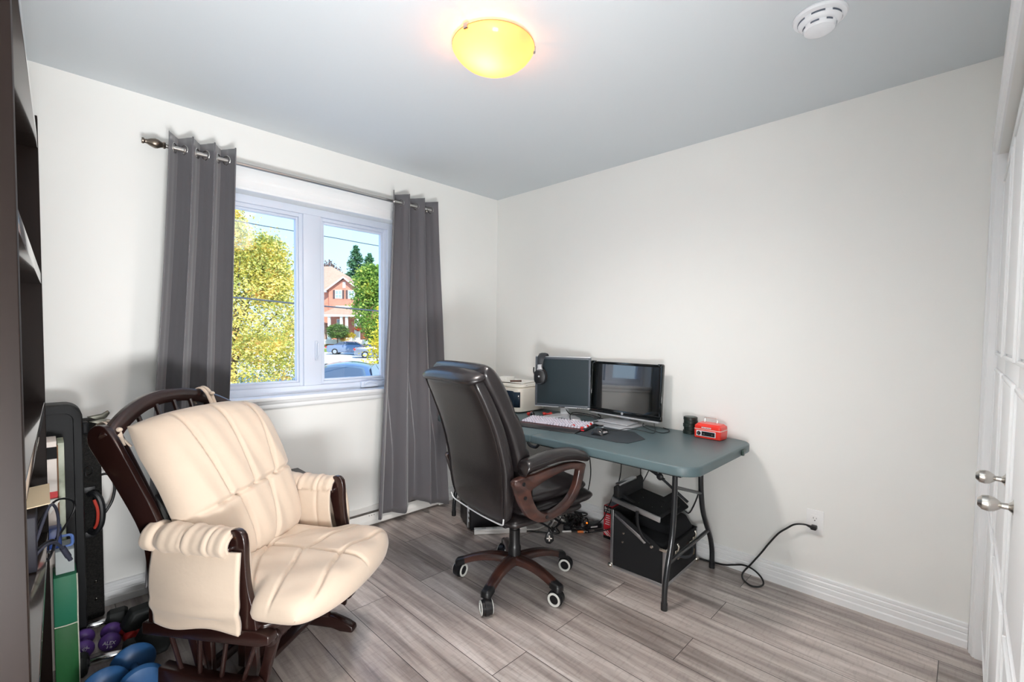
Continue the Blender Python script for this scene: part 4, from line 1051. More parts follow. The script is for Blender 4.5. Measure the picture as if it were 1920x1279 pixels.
obj('back_housing', MB().rings([[(-.24, .018, Zb2+.03), (.24, .018, Zb2+.03), (.24, .018, Zt2-.03), (-.24, .018, Zt2-.03)], [(-.15, .050, Zb2+.07), (.15, .050, Zb2+.07), (.15, .050, Zt2-.07), (-.15, .050, Zt2-.07)]]), M_dark, m2, bevel=.004)
for o_ in m2.children: o_.rotation_euler = (math.radians(-2.6), 0, 0); o_.location = (0, -.003, .001)
obj('stand_neck', MB().box(-.035, .035, .030, .050, .010, .16), M_sil, m2, bevel=.006)
b = MB().prism([(-.13, -.19), (.14, -.19), (.155, -.17), (.14, .055), (-.13, .055), (-.145, -.17)], lambda x, y, w: (x, y, w), 0, .012)
obj('stand_base', b, M_sil, m2, bevel=.004)
obj('base_shelf', MB().prism([(-.115, -.115), (.12, -.115), (.10, .03), (-.10, .03)], lambda x, y, w: (x, y, w), .014, .022), M_sil, m2, bevel=.002)

# ================================================================ headset hooked over the left monitor's corner
hd = thing('headset', 'black and silver headset hung over the corner of the smaller monitor', 'headset', (-.2025, -.8815, TZ), math.atan2(-.357, .155))
hx0 = -Wm/2+.062; yy = -.085; zc_ = Zt-.128
bp_ = []
for i in range(25):
    t = -.15+(PI+.3)*(i/24)
    bp_.append((hx0, -.010-.078*math.cos(t), Zt-.066+.088*math.sin(t)))
b = MB(); rings = []
for i, q in enumerate(bp_):
    q = Vector(q); a = Vector(bp_[max(0, i-1)]); c = Vector(bp_[min(24, i+1)]); d = (c-a).normalized(); nx = Vector((1, 0, 0)); nz = d.cross(nx)
    w_ = .027-.012*(abs(i-12)/12)**2
    rings.append([q+nx*w_*u+nz*.008*v for u, v in ((-1, -.4), (-1, .4), (-.5, 1), (.5, 1), (1, .4), (1, -.4), (.5, -1), (-.5, -1))])
b.rings(rings); obj('headband', b, mat('dark_headband', (46, 49, 54), rough=.55), hd, angle=50)
b = MB().prism([(-.013, .012), (.013, .012), (.010, -.022), (.030, -.052), (.040, -.062), (.036, -.040), (.020, -.018), (.014, .0)], lambda x, z, w: (hx0+x, w, Zt-.060+z), yy-.020, yy-.010)
b.prism([(-.013, .012), (.013, .012), (.010, -.022), (-.012, -.045), (-.034, -.058), (-.036, -.046), (-.018, -.026), (-.013, -.01)], lambda x, z, w: (hx0+x, w, Zt-.060+z), yy-.021, yy-.011)
obj('yoke', b, M_sil, hd, bevel=.002)
b = MB(); rings = []
for h_, sc_ in ((0, .80), (.006, .97), (.012, 1.), (.028, 1.), (.034, .92)):
    ring = []
    for j in range(36):
        c, s_ = math.cos(2*PI*j/36), math.sin(2*PI*j/36)
        ring.append((hx0+.003+.043*sc_*math.copysign(abs(c)**.8, c), yy-.026+h_, zc_-.004+.054*sc_*math.copysign(abs(s_)**.8, s_)))
    rings.append(ring)
b.rings(rings); obj('ear_cup', b, M_dark, hd, angle=50)
obj('cup_rim', MB().tube([(hx0+.003+.036*math.cos(2*PI*j/30), yy-.0235, zc_-.004+.046*math.sin(2*PI*j/30)) for j in range(30)], .0022, 6, closed=True), mat('cup_rim_grey', (96, 100, 106), rough=.3), hd)
obj('ear_pad', MB().tube([(hx0+.003+.033*math.cos(2*PI*j/24), yy+.018, zc_-.004+.043*math.sin(2*PI*j/24)) for j in range(24)], .0115, 10, closed=True), mat('ear_pad_foam', (44, 36, 34), rough=.9), hd)
obj('cup_badge', MB().cyl((hx0, yy-.026, zc_), (hx0, yy-.028, zc_), .006, n=14), M_sil, hd)
obj('microphone', MB().tube([(hx0-.038, yy-.004, zc_+.01), (hx0-.046, yy+.0, zc_+.03), (hx0-.046, yy+.002, zc_+.060)], .0045, 8, 4), M_dark, hd)
obj('ear_cup', MB().rings([[(hx0+.043*sc_*math.cos(2*PI*j/28), .040+h_, zc_+.01+.054*sc_*math.sin(2*PI*j/28)) for j in range(28)] for h_, sc_ in ((0, .8), (.005, 1), (.028, 1), (.034, .85))]), M_dark, hd, angle=50)

# ================================================================ printer with papers
pr = thing('printer', 'white rounded printer on the far end of the table', 'printer', (0, 0, TZ))
M_pr = mat('warm_white_plastic', (232, 226, 214), rough=.4)
def slab(x0, x1, y0, y1, r): return [((x0+x1)/2+x, (y0+y1)/2+y) for x, y in rbox_poly(x1-x0, y1-y0, r, 6)]
b = MB(); rr = []
for z, ins in ((0, .03), (.012, .006), (.05, 0), (.178, .002), (.185, .012)):
    rr.append([(x, y, z) for x, y in slab(-.355+ins, -.045-ins, -.615+ins, -.235-ins, .05)])
b.rings(rr); obj('body', b, M_pr, pr, angle=40)
obj('lid', MB().prism(slab(-.352, -.048, -.612, -.238, .05), lambda x, y, w: (x, y, w), .186, .200), M_pr, pr, bevel=.004)
obj('front_window', MB().prism(rbox_poly(.17, .125, .022, 6), lambda y, z, w: (w, -.485+y, .098+z), -.3565, -.352), mat('printer_window', (30, 44, 58), rough=.12), pr, bevel=.001)
obj('corner_window', MB().rings([[(-.355+.05-.0508*math.cos(a), -.615+.05-.0508*math.sin(a), z) for z in (.045, .155)] for a in [i*PI/2/8 for i in range(6)]], False, False, closed=False), mat('printer_window', (30, 44, 58)), pr, solid=.001)
pp_ = thing('paper_stack', 'loose white papers and a card on top of the printer', 'papers', (-.20, -.43, TZ+.201), .25)
obj('bottom_sheet', MB().box(-.13, .13, -.16, .16, 0, .004), mat('paper_white', (240, 238, 232), rough=.8), pp_)
obj('upper_sheet', MB().prism([(-.12, .002), (.12, .012), (.12, .016), (-.12, .006)], lambda y, z, w: (w, y, z+.006), -.10, .12), mat('paper_white', (240, 238, 232)), pp_)
obj('small_box', MB().box(-.10, .02, .02, .12, .012, .045), mat('paper_white', (240, 238, 232)), pp_, bevel=.002)
tag(obj('pen', MB().tube([(-.30, -.47, TZ+.2235), (-.23, -.52, TZ+.2235)], .006, 10), mat('brown_pen', (84, 50, 36), rough=.3)), 'brown pen lying on the papers on the printer', 'pen')
# ================================================================ keyboard
kb = thing('keyboard', 'black gaming keyboard with pale grey keycaps and red end keys', 'keyboard', (-.478, -1.060, TZ), math.atan2(-.368, .075))
obj('case', MB().prism([(-.080, 0), (.072, 0), (.072, .026), (-.080, .012)], lambda y, z, w: (w, y, z), -.225, .225), M_dark, kb, bevel=.003)
obj('palm_rest', MB().prism([(-.165, .0), (-.083, .0), (-.083, .014), (-.160, .007)], lambda y, z, w: (w, y, z), -.215, .205), M_dark, kb, bevel=.003)
M_key = mat('pale_keycap', (206, 202, 214), rough=.4); M_kr = mat('red_keycap', (206, 46, 38), rough=.4)
obj('red_glow_strip', MB().box(-.222, .222, -.0825, -.0800, .006, .013), mat('red_underglow', (200, 40, 50), emit=(255, 60, 70), estr=.15), kb)
bg_, rd_ = MB(), MB()
for r in range(6):
    y = -.067+r*.0235
    c = 0; x = -.215
    while x < .205:
        wk = .0185
        if r == 0 and -.12 < x < -.03: wk = .085
        tgt = rd_ if (x > .185 and r in (0,2,4)) or (r == 1 and x > .12 and x < .14) else bg_
        z0 = .014+(y+.080)*.092
        tgt.rings([[(x, y, z0), (x+wk-.0035, y, z0), (x+wk-.0035, y+.0185, z0+.002), (x, y+.0185, z0+.002)], [(x+.0035, y+.0035, z0+.009), (x+wk-.007, y+.0035, z0+.009), (x+wk-.007, y+.0145, z0+.011), (x+.0035, y+.0145, z0+.011)]])
        x += wk+.0015
obj('keycaps', bg_, M_key, kb, smooth=False); obj('red_keycaps', rd_, M_kr, kb, smooth=False)
# ================================================================ mouse, mouse mat
mm = tag(obj('mouse_mat', MB().prism([(-.600, -1.30), (-.606, -1.570), (-.580, -1.625), (-.425, -1.638), (-.300, -1.50), (-.300, -1.290)], lambda x, y, w: (x, y, w), TZ, TZ+.003), mat('black_mat_cloth', (44, 52, 58), rough=.7), bevel=.001), 'thin black mouse mat with cut corners beside the keyboard', 'mouse mat')
ms = thing('computer_mouse', 'black and silver computer mouse on the mat', 'mouse', (-.490, -1.392, TZ+.003), math.radians(12))
def mouse_P(u, v, sd):
    x = .060*u; e = (1-abs(u)**3)**.5*(1-abs(v)**3)**.5; y = .032*v*(1-.12*math.cos(u*3))
    return Vector((x, y, (.034*e*(1-.25*u)+.001) if sd > 0 else 0))
obj('shell', MB().pillow(mouse_P, 24, 18), mat('mouse_black', (28, 30, 34), rough=.22, coat=.5), ms, angle=80)
obj('silver_side', MB().tube([(-.050, -.018, .010), (-.036, -.026, .013), (-.01, -.0295, .012), (.02, -.0285, .008)], .006, 8, 4, flat=1.), M_sil, ms)
obj('scroll_wheel', MB().cyl((.033, -.004, .024), (.033, .004, .024), .009, n=16), M_sil, ms)
# ================================================================ tape rolls and cash box
lbs = ['topmost black tape roll of the stack beside the red cash box', 'second black tape roll from the top of the stack', 'third black tape roll from the top of the stack', 'fourth black tape roll from the top of the stack', 'lowest black tape roll, touching the table top']
for i in range(5):
    t = thing('tape_roll', lbs[4-i], 'tape roll', (-.075+.002*math.sin(i*2.), -1.735+.002*math.cos(i*3.), TZ+.0195*i), 0, 'stack of black tape rolls')
    obj('tape', MB().lathe([(.026, 0), (.037, 0), (.0385, .002), (.0385, .017), (.037, .019), (.026, .019), (.026, 0)], n=32, cap=False), mat('black_tape', (30, 40, 36), rough=.4), t)
    obj('core', MB().lathe([(.024, .001), (.026, .001), (.026, .0185), (.024, .0185), (.024, .001)], n=28, cap=False), mat('card_core', (150, 156, 150), rough=.8), t)
M_red = mat('red_enamel', (226, 52, 40), rough=.35, coat=.3)
cb = thing('cash_box', 'small red metal cash box with combination dial and wire handle', 'cash box', (-.115, -1.868, TZ), math.radians(-2))
b = MB(); rr = []
for z, ins in ((0, .006), (.004, .001), (.05, 0), (.052, .003)): rr.append([(x, y, z) for x, y in slab(-.050+ins, .050-ins, -.074+ins, .074-ins, .010)])
b.rings(rr); obj('box_body', b, M_red, cb, angle=40)
b = MB(); rr = []
for z, ins in ((.053, .003), (.054, .0), (.070, .001), (.078, .010), (.082, .013)): rr.append([(x, y, z) for x, y in slab(-.050+ins, .050-ins, -.074+ins, .074-ins, .012)])
b.rings(rr); obj('lid', b, M_red, cb, angle=30)
obj('silver_band', MB().prism(slab(-.0505, .0505, -.0745, .0745, .010), lambda x, y, w: (x, y, w), .049, .0535), mat('band_silver', (226, 190, 180), rough=.3), cb)
obj('handle', MB().tube([(0, -.034, .082), (0, -.034, .108), (0, -.030, .112), (0, .030, .112), (0, .034, .108), (0, .034, .082)], .0022, 8, 2), M_chrome, cb)
pl_ = obj('lock_plate', MB().box(-.0525, -.0500, -.048, .058, .014, .044), mat('white_plate', (232, 232, 236), rough=.4), cb)
obj('black_panel', MB().box(-.0532, -.0524, -.044, .028, .017, .041), M_dark, cb)
obj('dial', MB().lathe([(0, 0), (.011, 0), (.010, .004), (.004, .005), (0, .005)], (-.0525, .044, .029), (-1, 0, 0), 20), M_dark, cb)
obj('dial_cap', MB().lathe([(0, 0), (.0045, 0), (.004, .003), (0, .003)], (-.0573, .044, .029), (-1, 0, 0), 14), M_chrome, cb)
for yy in (.014, -.030): obj('keyhole', MB().lathe([(0, 0), (.004, 0), (.0035, .002), (0, .002)], (-.0532, yy, .028), (-1, 0, 0), 14), M_chrome, cb)
obj('label_plate', MB().box(-.0515, -.0500, -.022, .030, .058, .065), mat('white_plate', (232, 232, 236)), cb)
text('lettering', 'STEEL CASH BOX', .0062, mat('text_dark_red', (120, 40, 36)), cb, (-.0517, .004, .0615), (PI/2, 0, -PI/2))
# ================================================================ clutter of cables behind the keyboard
def cable(label, pts, r=.003, m=None, k=6, name='cable', cat='cable', group=None):
    return tag(obj(name, MB().tube(pts, r, 8, k), m or M_cord), label, cat, group)
z_ = TZ+.004
cable('black cable crossing the white stand of the smaller monitor', [(-.40, -1.13, z_), (-.34, -1.06, TZ+.03), (-.27, -1.02, TZ+.05), (-.20, -1.04, TZ+.045), (-.14, -1.10, TZ+.03), (-.10, -1.18, z_)], group='desk cables')
cable('black cable sagging from the smaller monitor towards the larger one', [(-.215, -.93, TZ+.055), (-.25, -1.00, TZ+.035), (-.24, -1.08, TZ+.045), (-.20, -1.14, TZ+.03), (-.20, -1.22, z_+.01), (-.27, -1.26, z_), (-.33, -1.20, z_), (-.28, -1.13, TZ+.02)], group='desk cables')
cable('black mouse cable looping round the larger monitor stand', [(-.42, -1.372, TZ+.012), (-.385, -1.355, z_+.004), (-.365, -1.42, z_+.004), (-.30, -1.46, TZ+.018), (-.31, -1.56, TZ+.019), (-.25, -1.60, z_+.002), (-.12, -1.53, z_+.03)], .002, group='desk cables')
cable('black cable trailing off the table edge near the tape rolls', [(-.16, -1.48, TZ+.034), (-.24, -1.53, TZ+.028), (-.21, -1.62, z_), (-.12, -1.63, z_), (-.06, -1.56, z_)], .0025, group='desk cables')
cable('thick black cable coiled between the two monitors', [(-.18, -1.22, z_), (-.25, -1.30, z_+.002), (-.31, -1.27, z_+.006), (-.30, -1.20, z_+.010), (-.22, -1.19, z_+.010), (-.14, -1.16, TZ+.03), (-.08, -1.10, TZ+.03)], .004, group='desk cables')
for (x, y, c, lb, rr_) in ((-.33, -.70, (196, 50, 44), 'red plastic game controller piece beside the printer', .3), (-.25, -.79, (206, 54, 46), 'red and yellow screwdriver handle behind the keyboard', -.6)):
    t = thing('small_tool', lb, 'tool', (x, y, TZ+.012), rr_)
    obj('handle', MB().tube([(-.03, 0, 0), (-.02, 0, .003), (.0, 0, .001), (.022, 0, .003), (.03, 0, 0)], lambda q: .009+.004*math.sin(q*9), 10, 3), mat('red_tool_plastic', c, rough=.35), t)
    obj('shaft', MB().cyl((.03, 0, 0), (.055, .004, -.006), .0045, n=8), mat('yellow_tool_tip', (226, 180, 50), rough=.4) if y < -.75 else M_dark, t)
t = thing('web_camera', 'small black ball-shaped camera beside the printer', 'camera', (-.355, -.745, TZ))
obj('ball', MB().ball((0, 0, .020), .017), M_pb, t); obj('foot', MB().lathe([(0, 0), (.02, 0), (.016, .006), (0, .007)]), M_dark, t)
# cables hanging behind the table to the floor
hc = [((-.20, -1.36), (-.24, -1.30), .12, 'thin black cable hanging behind the chair arm'), ((-.12, -1.44), (-.14, -1.40), .10, 'straight black cable hanging from the middle of the table'), ((-.12, -1.55), (-.22, -1.38), .10, 'curving black cable hanging below the larger monitor'), ((-.060, -1.80), (-.028, -1.72), .25, 'black cable hanging near the table end'), ((-.30, -1.18), (-.30, -1.15), .3, 'short black cable dropping below the keyboard')]
for (a, c, ze, lb) in hc:
    cable(lb, [(a[0], a[1], TZ-.068), (a[0]+.01, a[1]+.01, .60), ((a[0]+c[0])/2+.02, (a[1]+c[1])/2-.02, .42), (c[0]+.01, c[1], .25), (c[0], c[1]+.06, ze), (c[0]-.02, c[1]+.20, .03), (c[0]-.02, c[1]+.26, .006)], .0035, group='cables hanging behind the table')
# ================================================================ flight case under the table
M_fc = mat('black_carpet_board', (14, 15, 18), rough=.75, bump=.05, bscale=200)
M_al2 = mat('aluminium_edge', (206, 208, 212), rough=.28, metal=1., bump=.03, bscale=90)
M_st = mat('steel_hardware', (214, 208, 198), rough=.2, metal=1.)
M_foam = mat('black_velvet_lining', (9, 11, 15), rough=.95)
fcx = thing('equipment_case', 'open black equipment case with aluminium edges under the table end', 'case', (-.486, -1.800, 0), math.radians(1.5))
# local x to the wall 0..0.415, y away from camera 0..0.325
LX_, LY_ = .415, .325
SIDE = [(0, .004), (LY_, .004), (LY_, .330), (LY_-.045, .325), (.035, .205), (0, .200)]
b = MB().prism(SIDE, lambda y, z, w: (w, y, z), 0, .010).prism(SIDE, lambda y, z, w: (w, y, z), LX_-.010, LX_)
b.box(.010, LX_-.010, 0, .010, .004, .200).box(.010, LX_-.010, LY_-.010, LY_, .004, .330).box(.01, LX_-.01, .01, LY_-.01, .004, .014)
obj('case_shell', b, M_fc, fcx, smooth=False)
b = MB()
e = .013; t_ = .0022
def edge(p0, p1):
    p0, p1 = Vector(p0), Vector(p1); lo = Vector((min(p0.x, p1.x), min(p0.y, p1.y), min(p0.z, p1.z))); hi = Vector((max(p0.x, p1.x), max(p0.y, p1.y), max(p0.z, p1.z)))
    b.box(lo.x, hi.x, lo.y, hi.y, lo.z, hi.z)
# L-profiles: bottom edges and the three visible uprights
for (x0, x1, y0, y1, z0, z1) in ((-t_, 0, -t_, LY_, 0, e*1.3), (0, LX_, -t_, 0, 0, e*1.3), (-t_, 0, -t_, e*1.3, e, .198), (-t_, e*1.3, -t_, 0, e, .198), (LX_-e, LX_+t_, -t_, 0, e, .198), (-t_, 0, LY_-e*1.3, LY_, e, .330)):
    edge((x0, y0, z0), (x1, y1, z1))
obj('edge_profile', b, M_al2, fcx, bevel=.0008)
for (x, y, z) in ((0, 0, .006), (LX_, 0, .006), (0, LY_, .006)):
    obj('corner_ball', MB().ball((x, y, z+.006), .016, 1, 1, .85, 16, 10), M_st, fcx)
# hinged front clasp and latches on the front (camera-right) face
for x in (.115, .350):
    b = MB().box(x-.016, x+.016, -.010, 0, .135, .165).tube([(x, -.012, .16), (x, -.018, .185), (x, -.010, .200)], .006, 8, 3).tube([(x-.010, -.010, .15), (x, -.020, .158), (x+.010, -.010, .15)], .004, 6, 3)
    obj('latch', b, M_st, fcx, bevel=.002)
b = MB().tube([(.145, -.008, .125), (.165, -.030, .118), (.22, -.042, .112), (.275, -.030, .128), (.295, -.008, .140)], .0075, 10, 5)
hn = obj('carry_handle', b, mat('grey_strap_handle', (40, 44, 50), rough=.5), fcx)
for x, z in ((.14, .125), (.30, .142)):
    obj('handle_mount', MB().box(x-.018, x+.018, -.014, 0, z-.014, z+.014), M_st, hn, bevel=.003)
obj('name_plate', MB().box(.330, .375, -.003, 0, .055, .085), mat('brass_plate', (150, 122, 66), rough=.35, metal=.8), fcx)
obj('corner_clamp', MB().box(-.004, .03, -.006, .0, .188, .205).box(-.006, 0, -.006, .035, .188, .205), M_st, fcx, bevel=.002)
for y, z in ((.245, .215), (.250, .165)): obj('rivet', MB().lathe([(0, 0), (.007, 0), (.006, .002), (0, .0035)], (0, y, z), (-1, 0, 0), 12), M_st, fcx)
# hinge stay, black strap
obj('hinge_stay', MB().prism([(.300, .300), (.300, .315), (.120, .222), (.110, .205), (.120, .198)], lambda y, z, w: (w, y, z), -.006, -.003), M_al2, fcx, bevel=.001)
obj('strap', MB().tube([(-.012, .16, .365), (-.014, .155, .30), (-.012, .13, .24), (-.008, .085, .205)], .009, 8, 5, flat=.35), M_fc, fcx)
obj('strap_washer', MB().lathe([(0, 0), (.010, 0), (.008, .003), (0, .004)], (-.004, .078, .195), (-1, 0, 0), 14), M_st, fcx)
# contents: black lined trays
b = MB().box(.015, LX_-.015, .02, LY_-.03, .10, .215); obj('lining', b, M_foam, fcx, bevel=.02, seg=4)
b = MB().prism([(.02, .21), (.06, .265), (.20, .285), (.28, .25), (.28, .20), (.02, .19)], lambda y, z, w: (w, y, z), .16, LX_-.015); obj('rear_pad', b, M_foam, fcx, bevel=.02, seg=4)
Mtr = Matrix.Translation((0, 0, .0)) @ Matrix.Rotation(math.radians(-6), 4, 'X')
b = MB().prism([(.050, .335), (.300, .372), (.305, .392), (.055, .355)], lambda y, z, w: (w, y, z), .01, .30); obj('open_lid', b, M_foam, fcx, bevel=.008)
obj('lid_edge', MB().prism([(.035, .335), (.320, .377), (.320, .402), (.035, .362)], lambda y, z, w: (w, y, z), -.006, .006), M_al2, fcx, bevel=.001)
b = MB().prism([(.285, .385), (.320, .385), (.320, .455), (.300, .470), (.285, .45)], lambda y, z, w: (w, y, z), .012, .30).prism([(.20, .372), (.30, .42), (.30, .385)], lambda y, z, w: (w, y, z), .05, .075)
obj('lid_wall', b, M_fc, fcx, bevel=.004)
obj('lid_wall_edge', MB().prism([(.288, .462), (.318, .462), (.318, .474), (.288, .474)], lambda y, z, w: (w, y, z), .03, .22), M_al2, fcx, bevel=.001)
b = MB().prism([(.04, .315), (.12, .37), (.15, .375), (.15, .33), (.05, .30)], lambda y, z, w: (w, y, z), .22, LX_-.02); obj('lid_pad', b, M_foam, fcx, bevel=.02, seg=4)
for x, y in ((.10, .13), (.15, .10), (.17, .22), (.08, .2)):
    obj('stud', MB().lathe([(0, 0), (.004, 0), (0, .003)], (x, y, .352+.148*(y-.05)+.002), (0, 0, 1), 10), M_st, fcx)

# ================================================================ red mixer carton
bx = thing('appliance_box', 'tall narrow red and black hand mixer carton behind the equipment case', 'box', (-.197, -1.292, 0))
M_rb = mat('carton_red', (196, 34, 48), rough=.4)
b = MB().box(0, .165, 0, .058, 0, .212); obj('carton', b, M_rb, bx, bevel=.0015)
obj('top_panel', MB().box(.012, .150, .007, .051, .2122, .2128), mat('carton_dark_photo', (70, 84, 104), rough=.3, noise=.4, nscale=30), bx, smooth=False)
obj('black_band', MB().box(-.0008, 0, .001, .057, .166, .211).box(-.0008, 0, .001, .057, .0, .018), M_black, bx, smooth=False)
obj('white_stripe', MB().prism([(.004, .020), (.012, .020), (.054, .050), (.054, .058)], lambda y, z, w: (w, y, z), -.0012, -.0004).prism([(.020, .020), (.028, .020), (.054, .038), (.054, .045)], lambda y, z, w: (w, y, z), -.0012, -.0004).prism([(.004, .030), (.010, .034), (.040, .058), (.030, .058)], lambda y, z, w: (w, y, z), -.0012, -.0004), mat('carton_white', (232, 228, 226), rough=.5), bx, smooth=False)
MW = mat('carton_white', (232, 228, 226))
text('lettering', 'Betty', .024, MW, bx, (-.0012, .029, .196), (PI/2, 0, -PI/2), sx=.85)
text('lettering', 'Hand', .020, MW, bx, (-.0012, .029, .178), (PI/2, 0, -PI/2), sx=.85)
for i in range(5): obj('print_line', MB().box(-.0012, -.0004, .012, .046-.006*(i % 2), .148-.014*i, .153-.014*i), MW, bx, smooth=False)

# ================================================================ computer under the table, power bar, cords and adapters
pc = thing('computer_tower', 'black computer case on the floor behind the office chair', 'computer', (-.763, -.578, 0), math.radians(67))
obj('housing', MB().box(.0, .25, -.24, 0, .008, .315), mat('tower_black', (22, 22, 26), rough=.4), pc, bevel=.006)
obj('front_panel', MB().prism([(.004, .02), (.05, .008), (.05, .3), (.004, .3)], lambda x, z, w: (x, w, z), 0, .006), M_pb, pc, bevel=.002)
obj('silver_trim', MB().box(.048, .052, .0, .008, .012, .30), M_sil, pc)
for i in range(4): obj('port_label', MB().box(.018, .036, .006, .0075, .06+.035*i, .076+.035*i), mat('label_white', (206, 210, 214), rough=.5), pc)
dv = Vector((.269, -.213)); pw = thing('power_bar', 'long white power bar on the floor behind the chair column', 'power bar', (-.765, -.615, 0), math.atan2(dv.y, dv.x))
obj('housing', MB().prism(rbox_poly(.045, .034, .008), lambda y, z, w: (w, y, z+.0175), 0, .345), mat('power_bar_white', (228, 226, 224), rough=.35), pw, bevel=.002)
for i in range(4): obj('socket', MB().box(.05+.07*i, .078+.07*i, -.012, .012, .034, .0352), mat('socket_grey', (190, 188, 186), rough=.5), pw)
obj('switch', MB().box(.300, .318, -.008, .008, .034, .039), M_dark, pw)
M_wc = mat('white_cord', (222, 218, 212), rough=.5)
cable('white cord running from the power bar towards the adapters', [(-.50, -.83, .015), (-.42, -.86, .005), (-.33, -.86, .005), (-.26, -.84, .006), (-.22, -.88, .005), (-.20, -.98, .005)], .005, M_wc, name='electric_cable', cat='cord', group='floor cords')
cable('white cord branching up under the chair seat', [(-.20, -.98, .005), (-.235, -.93, .03), (-.25, -.90, .07), (-.27, -.88, .02), (-.33, -.90, .005)], .005, M_wc, name='electric_cable', cat='cord', group='floor cords')
Rc = random.Random(11)
for k in range(7):
    cx, cy = -.17+Rc.uniform(-.09, .06), -1.02+Rc.uniform(-.12, .13); pts = []
    a0 = Rc.uniform(0, 6)
    for i in range(9):
        a = a0+i*.9; rr_ = .06+.03*math.sin(i*1.7+k)
        pts.append((cx+rr_*math.cos(a), cy+rr_*1.2*math.sin(a), .010+.075*abs(math.sin(i*1.3+k))*Rc.uniform(.5, 1)))
    cable('black cord in the tangle of cords on the floor under the table', pts, .0042, name='tangled_cord', cat='cord', group='tangle of black cords under the table')
for i, (x, y, rz, lb) in enumerate(((-.24, -.99, .4, 'black power adapter lying at the front of the cord tangle'), (-.12, -1.10, -.5, 'black power adapter with orange light beside the mixer carton'), (-.13, -.95, 1.1, 'black power adapter at the back of the cord tangle'))):
    t = thing('power_adapter', lb, 'adapter', (x, y, 0), rz, 'black power adapters')
    obj('brick', MB().box(-.055, .055, -.028, .028, 0, .034), M_dark, t, bevel=.006, seg=3)
    obj('white_label', MB().box(-.03, .02, -.0285, -.0275, .012, .022), MW, t)
    if i == 1: obj('light', MB().ball((-.045, 0, .036), .006), mat('orange_led', (255, 130, 40), emit=(255, 120, 30), estr=2.), t)
t = thing('orange_plug', 'orange and black audio plug on the floor before the adapters', 'plug', (-.245, -1.10, .009), math.radians(-50))
obj('barrel', MB().cyl((-.03, 0, 0), (.01, 0, 0), .008, n=12), mat('orange_plug', (214, 110, 40), rough=.4), t); obj('tip', MB().cyl((.01, 0, 0), (.035, 0, 0), .004, n=10), M_chrome, t); obj('tail', MB().tube([(-.03, 0, 0), (-.07, .01, 0), (-.10, .04, 0)], .004, 8, 4), M_cord, t)
tag(obj('white_connector', MB().tube([(-.335, -1.005, .008), (-.29, -1.045, .008)], .006, 10), MW), 'short white connector lying in front of the black cords', 'connector')
cable('thin black cord lying along the floor from the power bar', [(-.50, -.80, .004), (-.42, -.93, .004), (-.36, -1.00, .004), (-.30, -.93, .004), (-.2, -.9, .004)], .0035, name='electric_cable', cat='cord', group='floor cords')
t = thing('hanging_tag', 'black cross-marked tag hanging below the office chair seat', 'tag', (-.86, -1.33, .285), math.radians(-45))
obj('cord', MB().tube([(0, 0, .055), (.01, 0, .03), (-.004, 0, .01), (0, 0, -.02)], .0035, 8, 4), M_cord, t)
obj('tag', MB().prism([(-.018, -.035), (-.026, -.060), (-.016, -.082), (.006, -.086), (.024, -.068), (.022, -.045), (.008, -.020), (-.006, -.018)], lambda x, z, w: (x, w, z), -.006, .006), M_bk, t, bevel=.003)
obj('cross_mark', MB().box(-.014, .014, -.0072, -.0058, -.058, -.051).box(-.0035, .0035, -.0072, -.0058, -.070, -.038), M_chrome, t, rot=None)

# ================================================================ black cabinet behind the glider
sb = thing('speaker_cabinet', 'black box cabinet behind the glider under the window', 'cabinet', (-2.05, -.335, 0))
obj('housing', MB().box(-.31, .335, -.165, .165, 0, .515), mat('black_ash_veneer', (26, 26, 30), rough=.35, noise=.2, nscale=8), sb, bevel=.004)
obj('top_panel', MB().box(-.315, .34, -.17, .17, .515, .530), mat('black_ash_veneer', (26, 26, 30)), sb, bevel=.003)

# ================================================================ tall cases standing against the window wall
M_pc = mat('ribbed_black_plastic', (12, 14, 17), rough=.55, spec=.3, bump=.04, bscale=300)
tc_ = thing('hard_case', 'tall black hard plastic case standing beside the bookcase', 'case', (0, 0, 0))
def tall(x0, x1, z0, z1, r): return [((x0+x1)/2+x, (z0+z1)/2+z) for x, z in rbox_poly(x1-x0, z1-z0, r, 8)]
obj('shell', MB().prism(tall(-3.0, -2.612, .004, .998, .055), lambda x, z, w: (x, w, z), -.275, -.150), M_pc, tc_, bevel=.006)
obj('raised_rim', MB().rings([[(x, -.276, z) for x, z in tall(-3.0, -2.613, .005, .997, .055)], [(x, -.292, z) for x, z in tall(-2.995, -2.617, .009, .993, .052)], [(x, -.292, z) for x, z in tall(-2.985, -2.640, .02, .965, .03)], [(x, -.280, z) for x, z in tall(-2.983, -2.642, .022, .963, .03)]], cap1=True), M_pc, tc_, angle=30)
obj('hinge_lug', MB().box(-2.614, -2.592, -.25, -.20, .865, .915), M_pc, tc_, bevel=.006)
cc_ = thing('carpeted_case', 'black carpet-covered case with red-lined handle behind the hard case', 'case', (0, 0, 0))
obj('body', MB().box(-2.95, -2.548, -.135, -.030, .012, .905), mat('black_fuzzy_carpet', (34, 33, 31), rough=1., col2=(12, 12, 12), nscale=150, bump=.6, bscale=120), cc_, bevel=.008)
b = MB().tube([(-2.590, -.136, .58), (-2.575, -.160, .585), (-2.558, -.172, .555), (-2.552, -.176, .50), (-2.558, -.172, .445), (-2.575, -.160, .412), (-2.590, -.136, .415)], .013, 10, 5, flat=1)
hn = obj('handle', b, M_dark, cc_)
obj('red_lining', MB().tube([(-2.577, -.172, .560), (-2.569, -.181, .53), (-2.566, -.183, .50), (-2.569, -.181, .46), (-2.577, -.172, .435)], .006, 8, 4), mat('red_rubber', (186, 62, 48), rough=.5), hn)
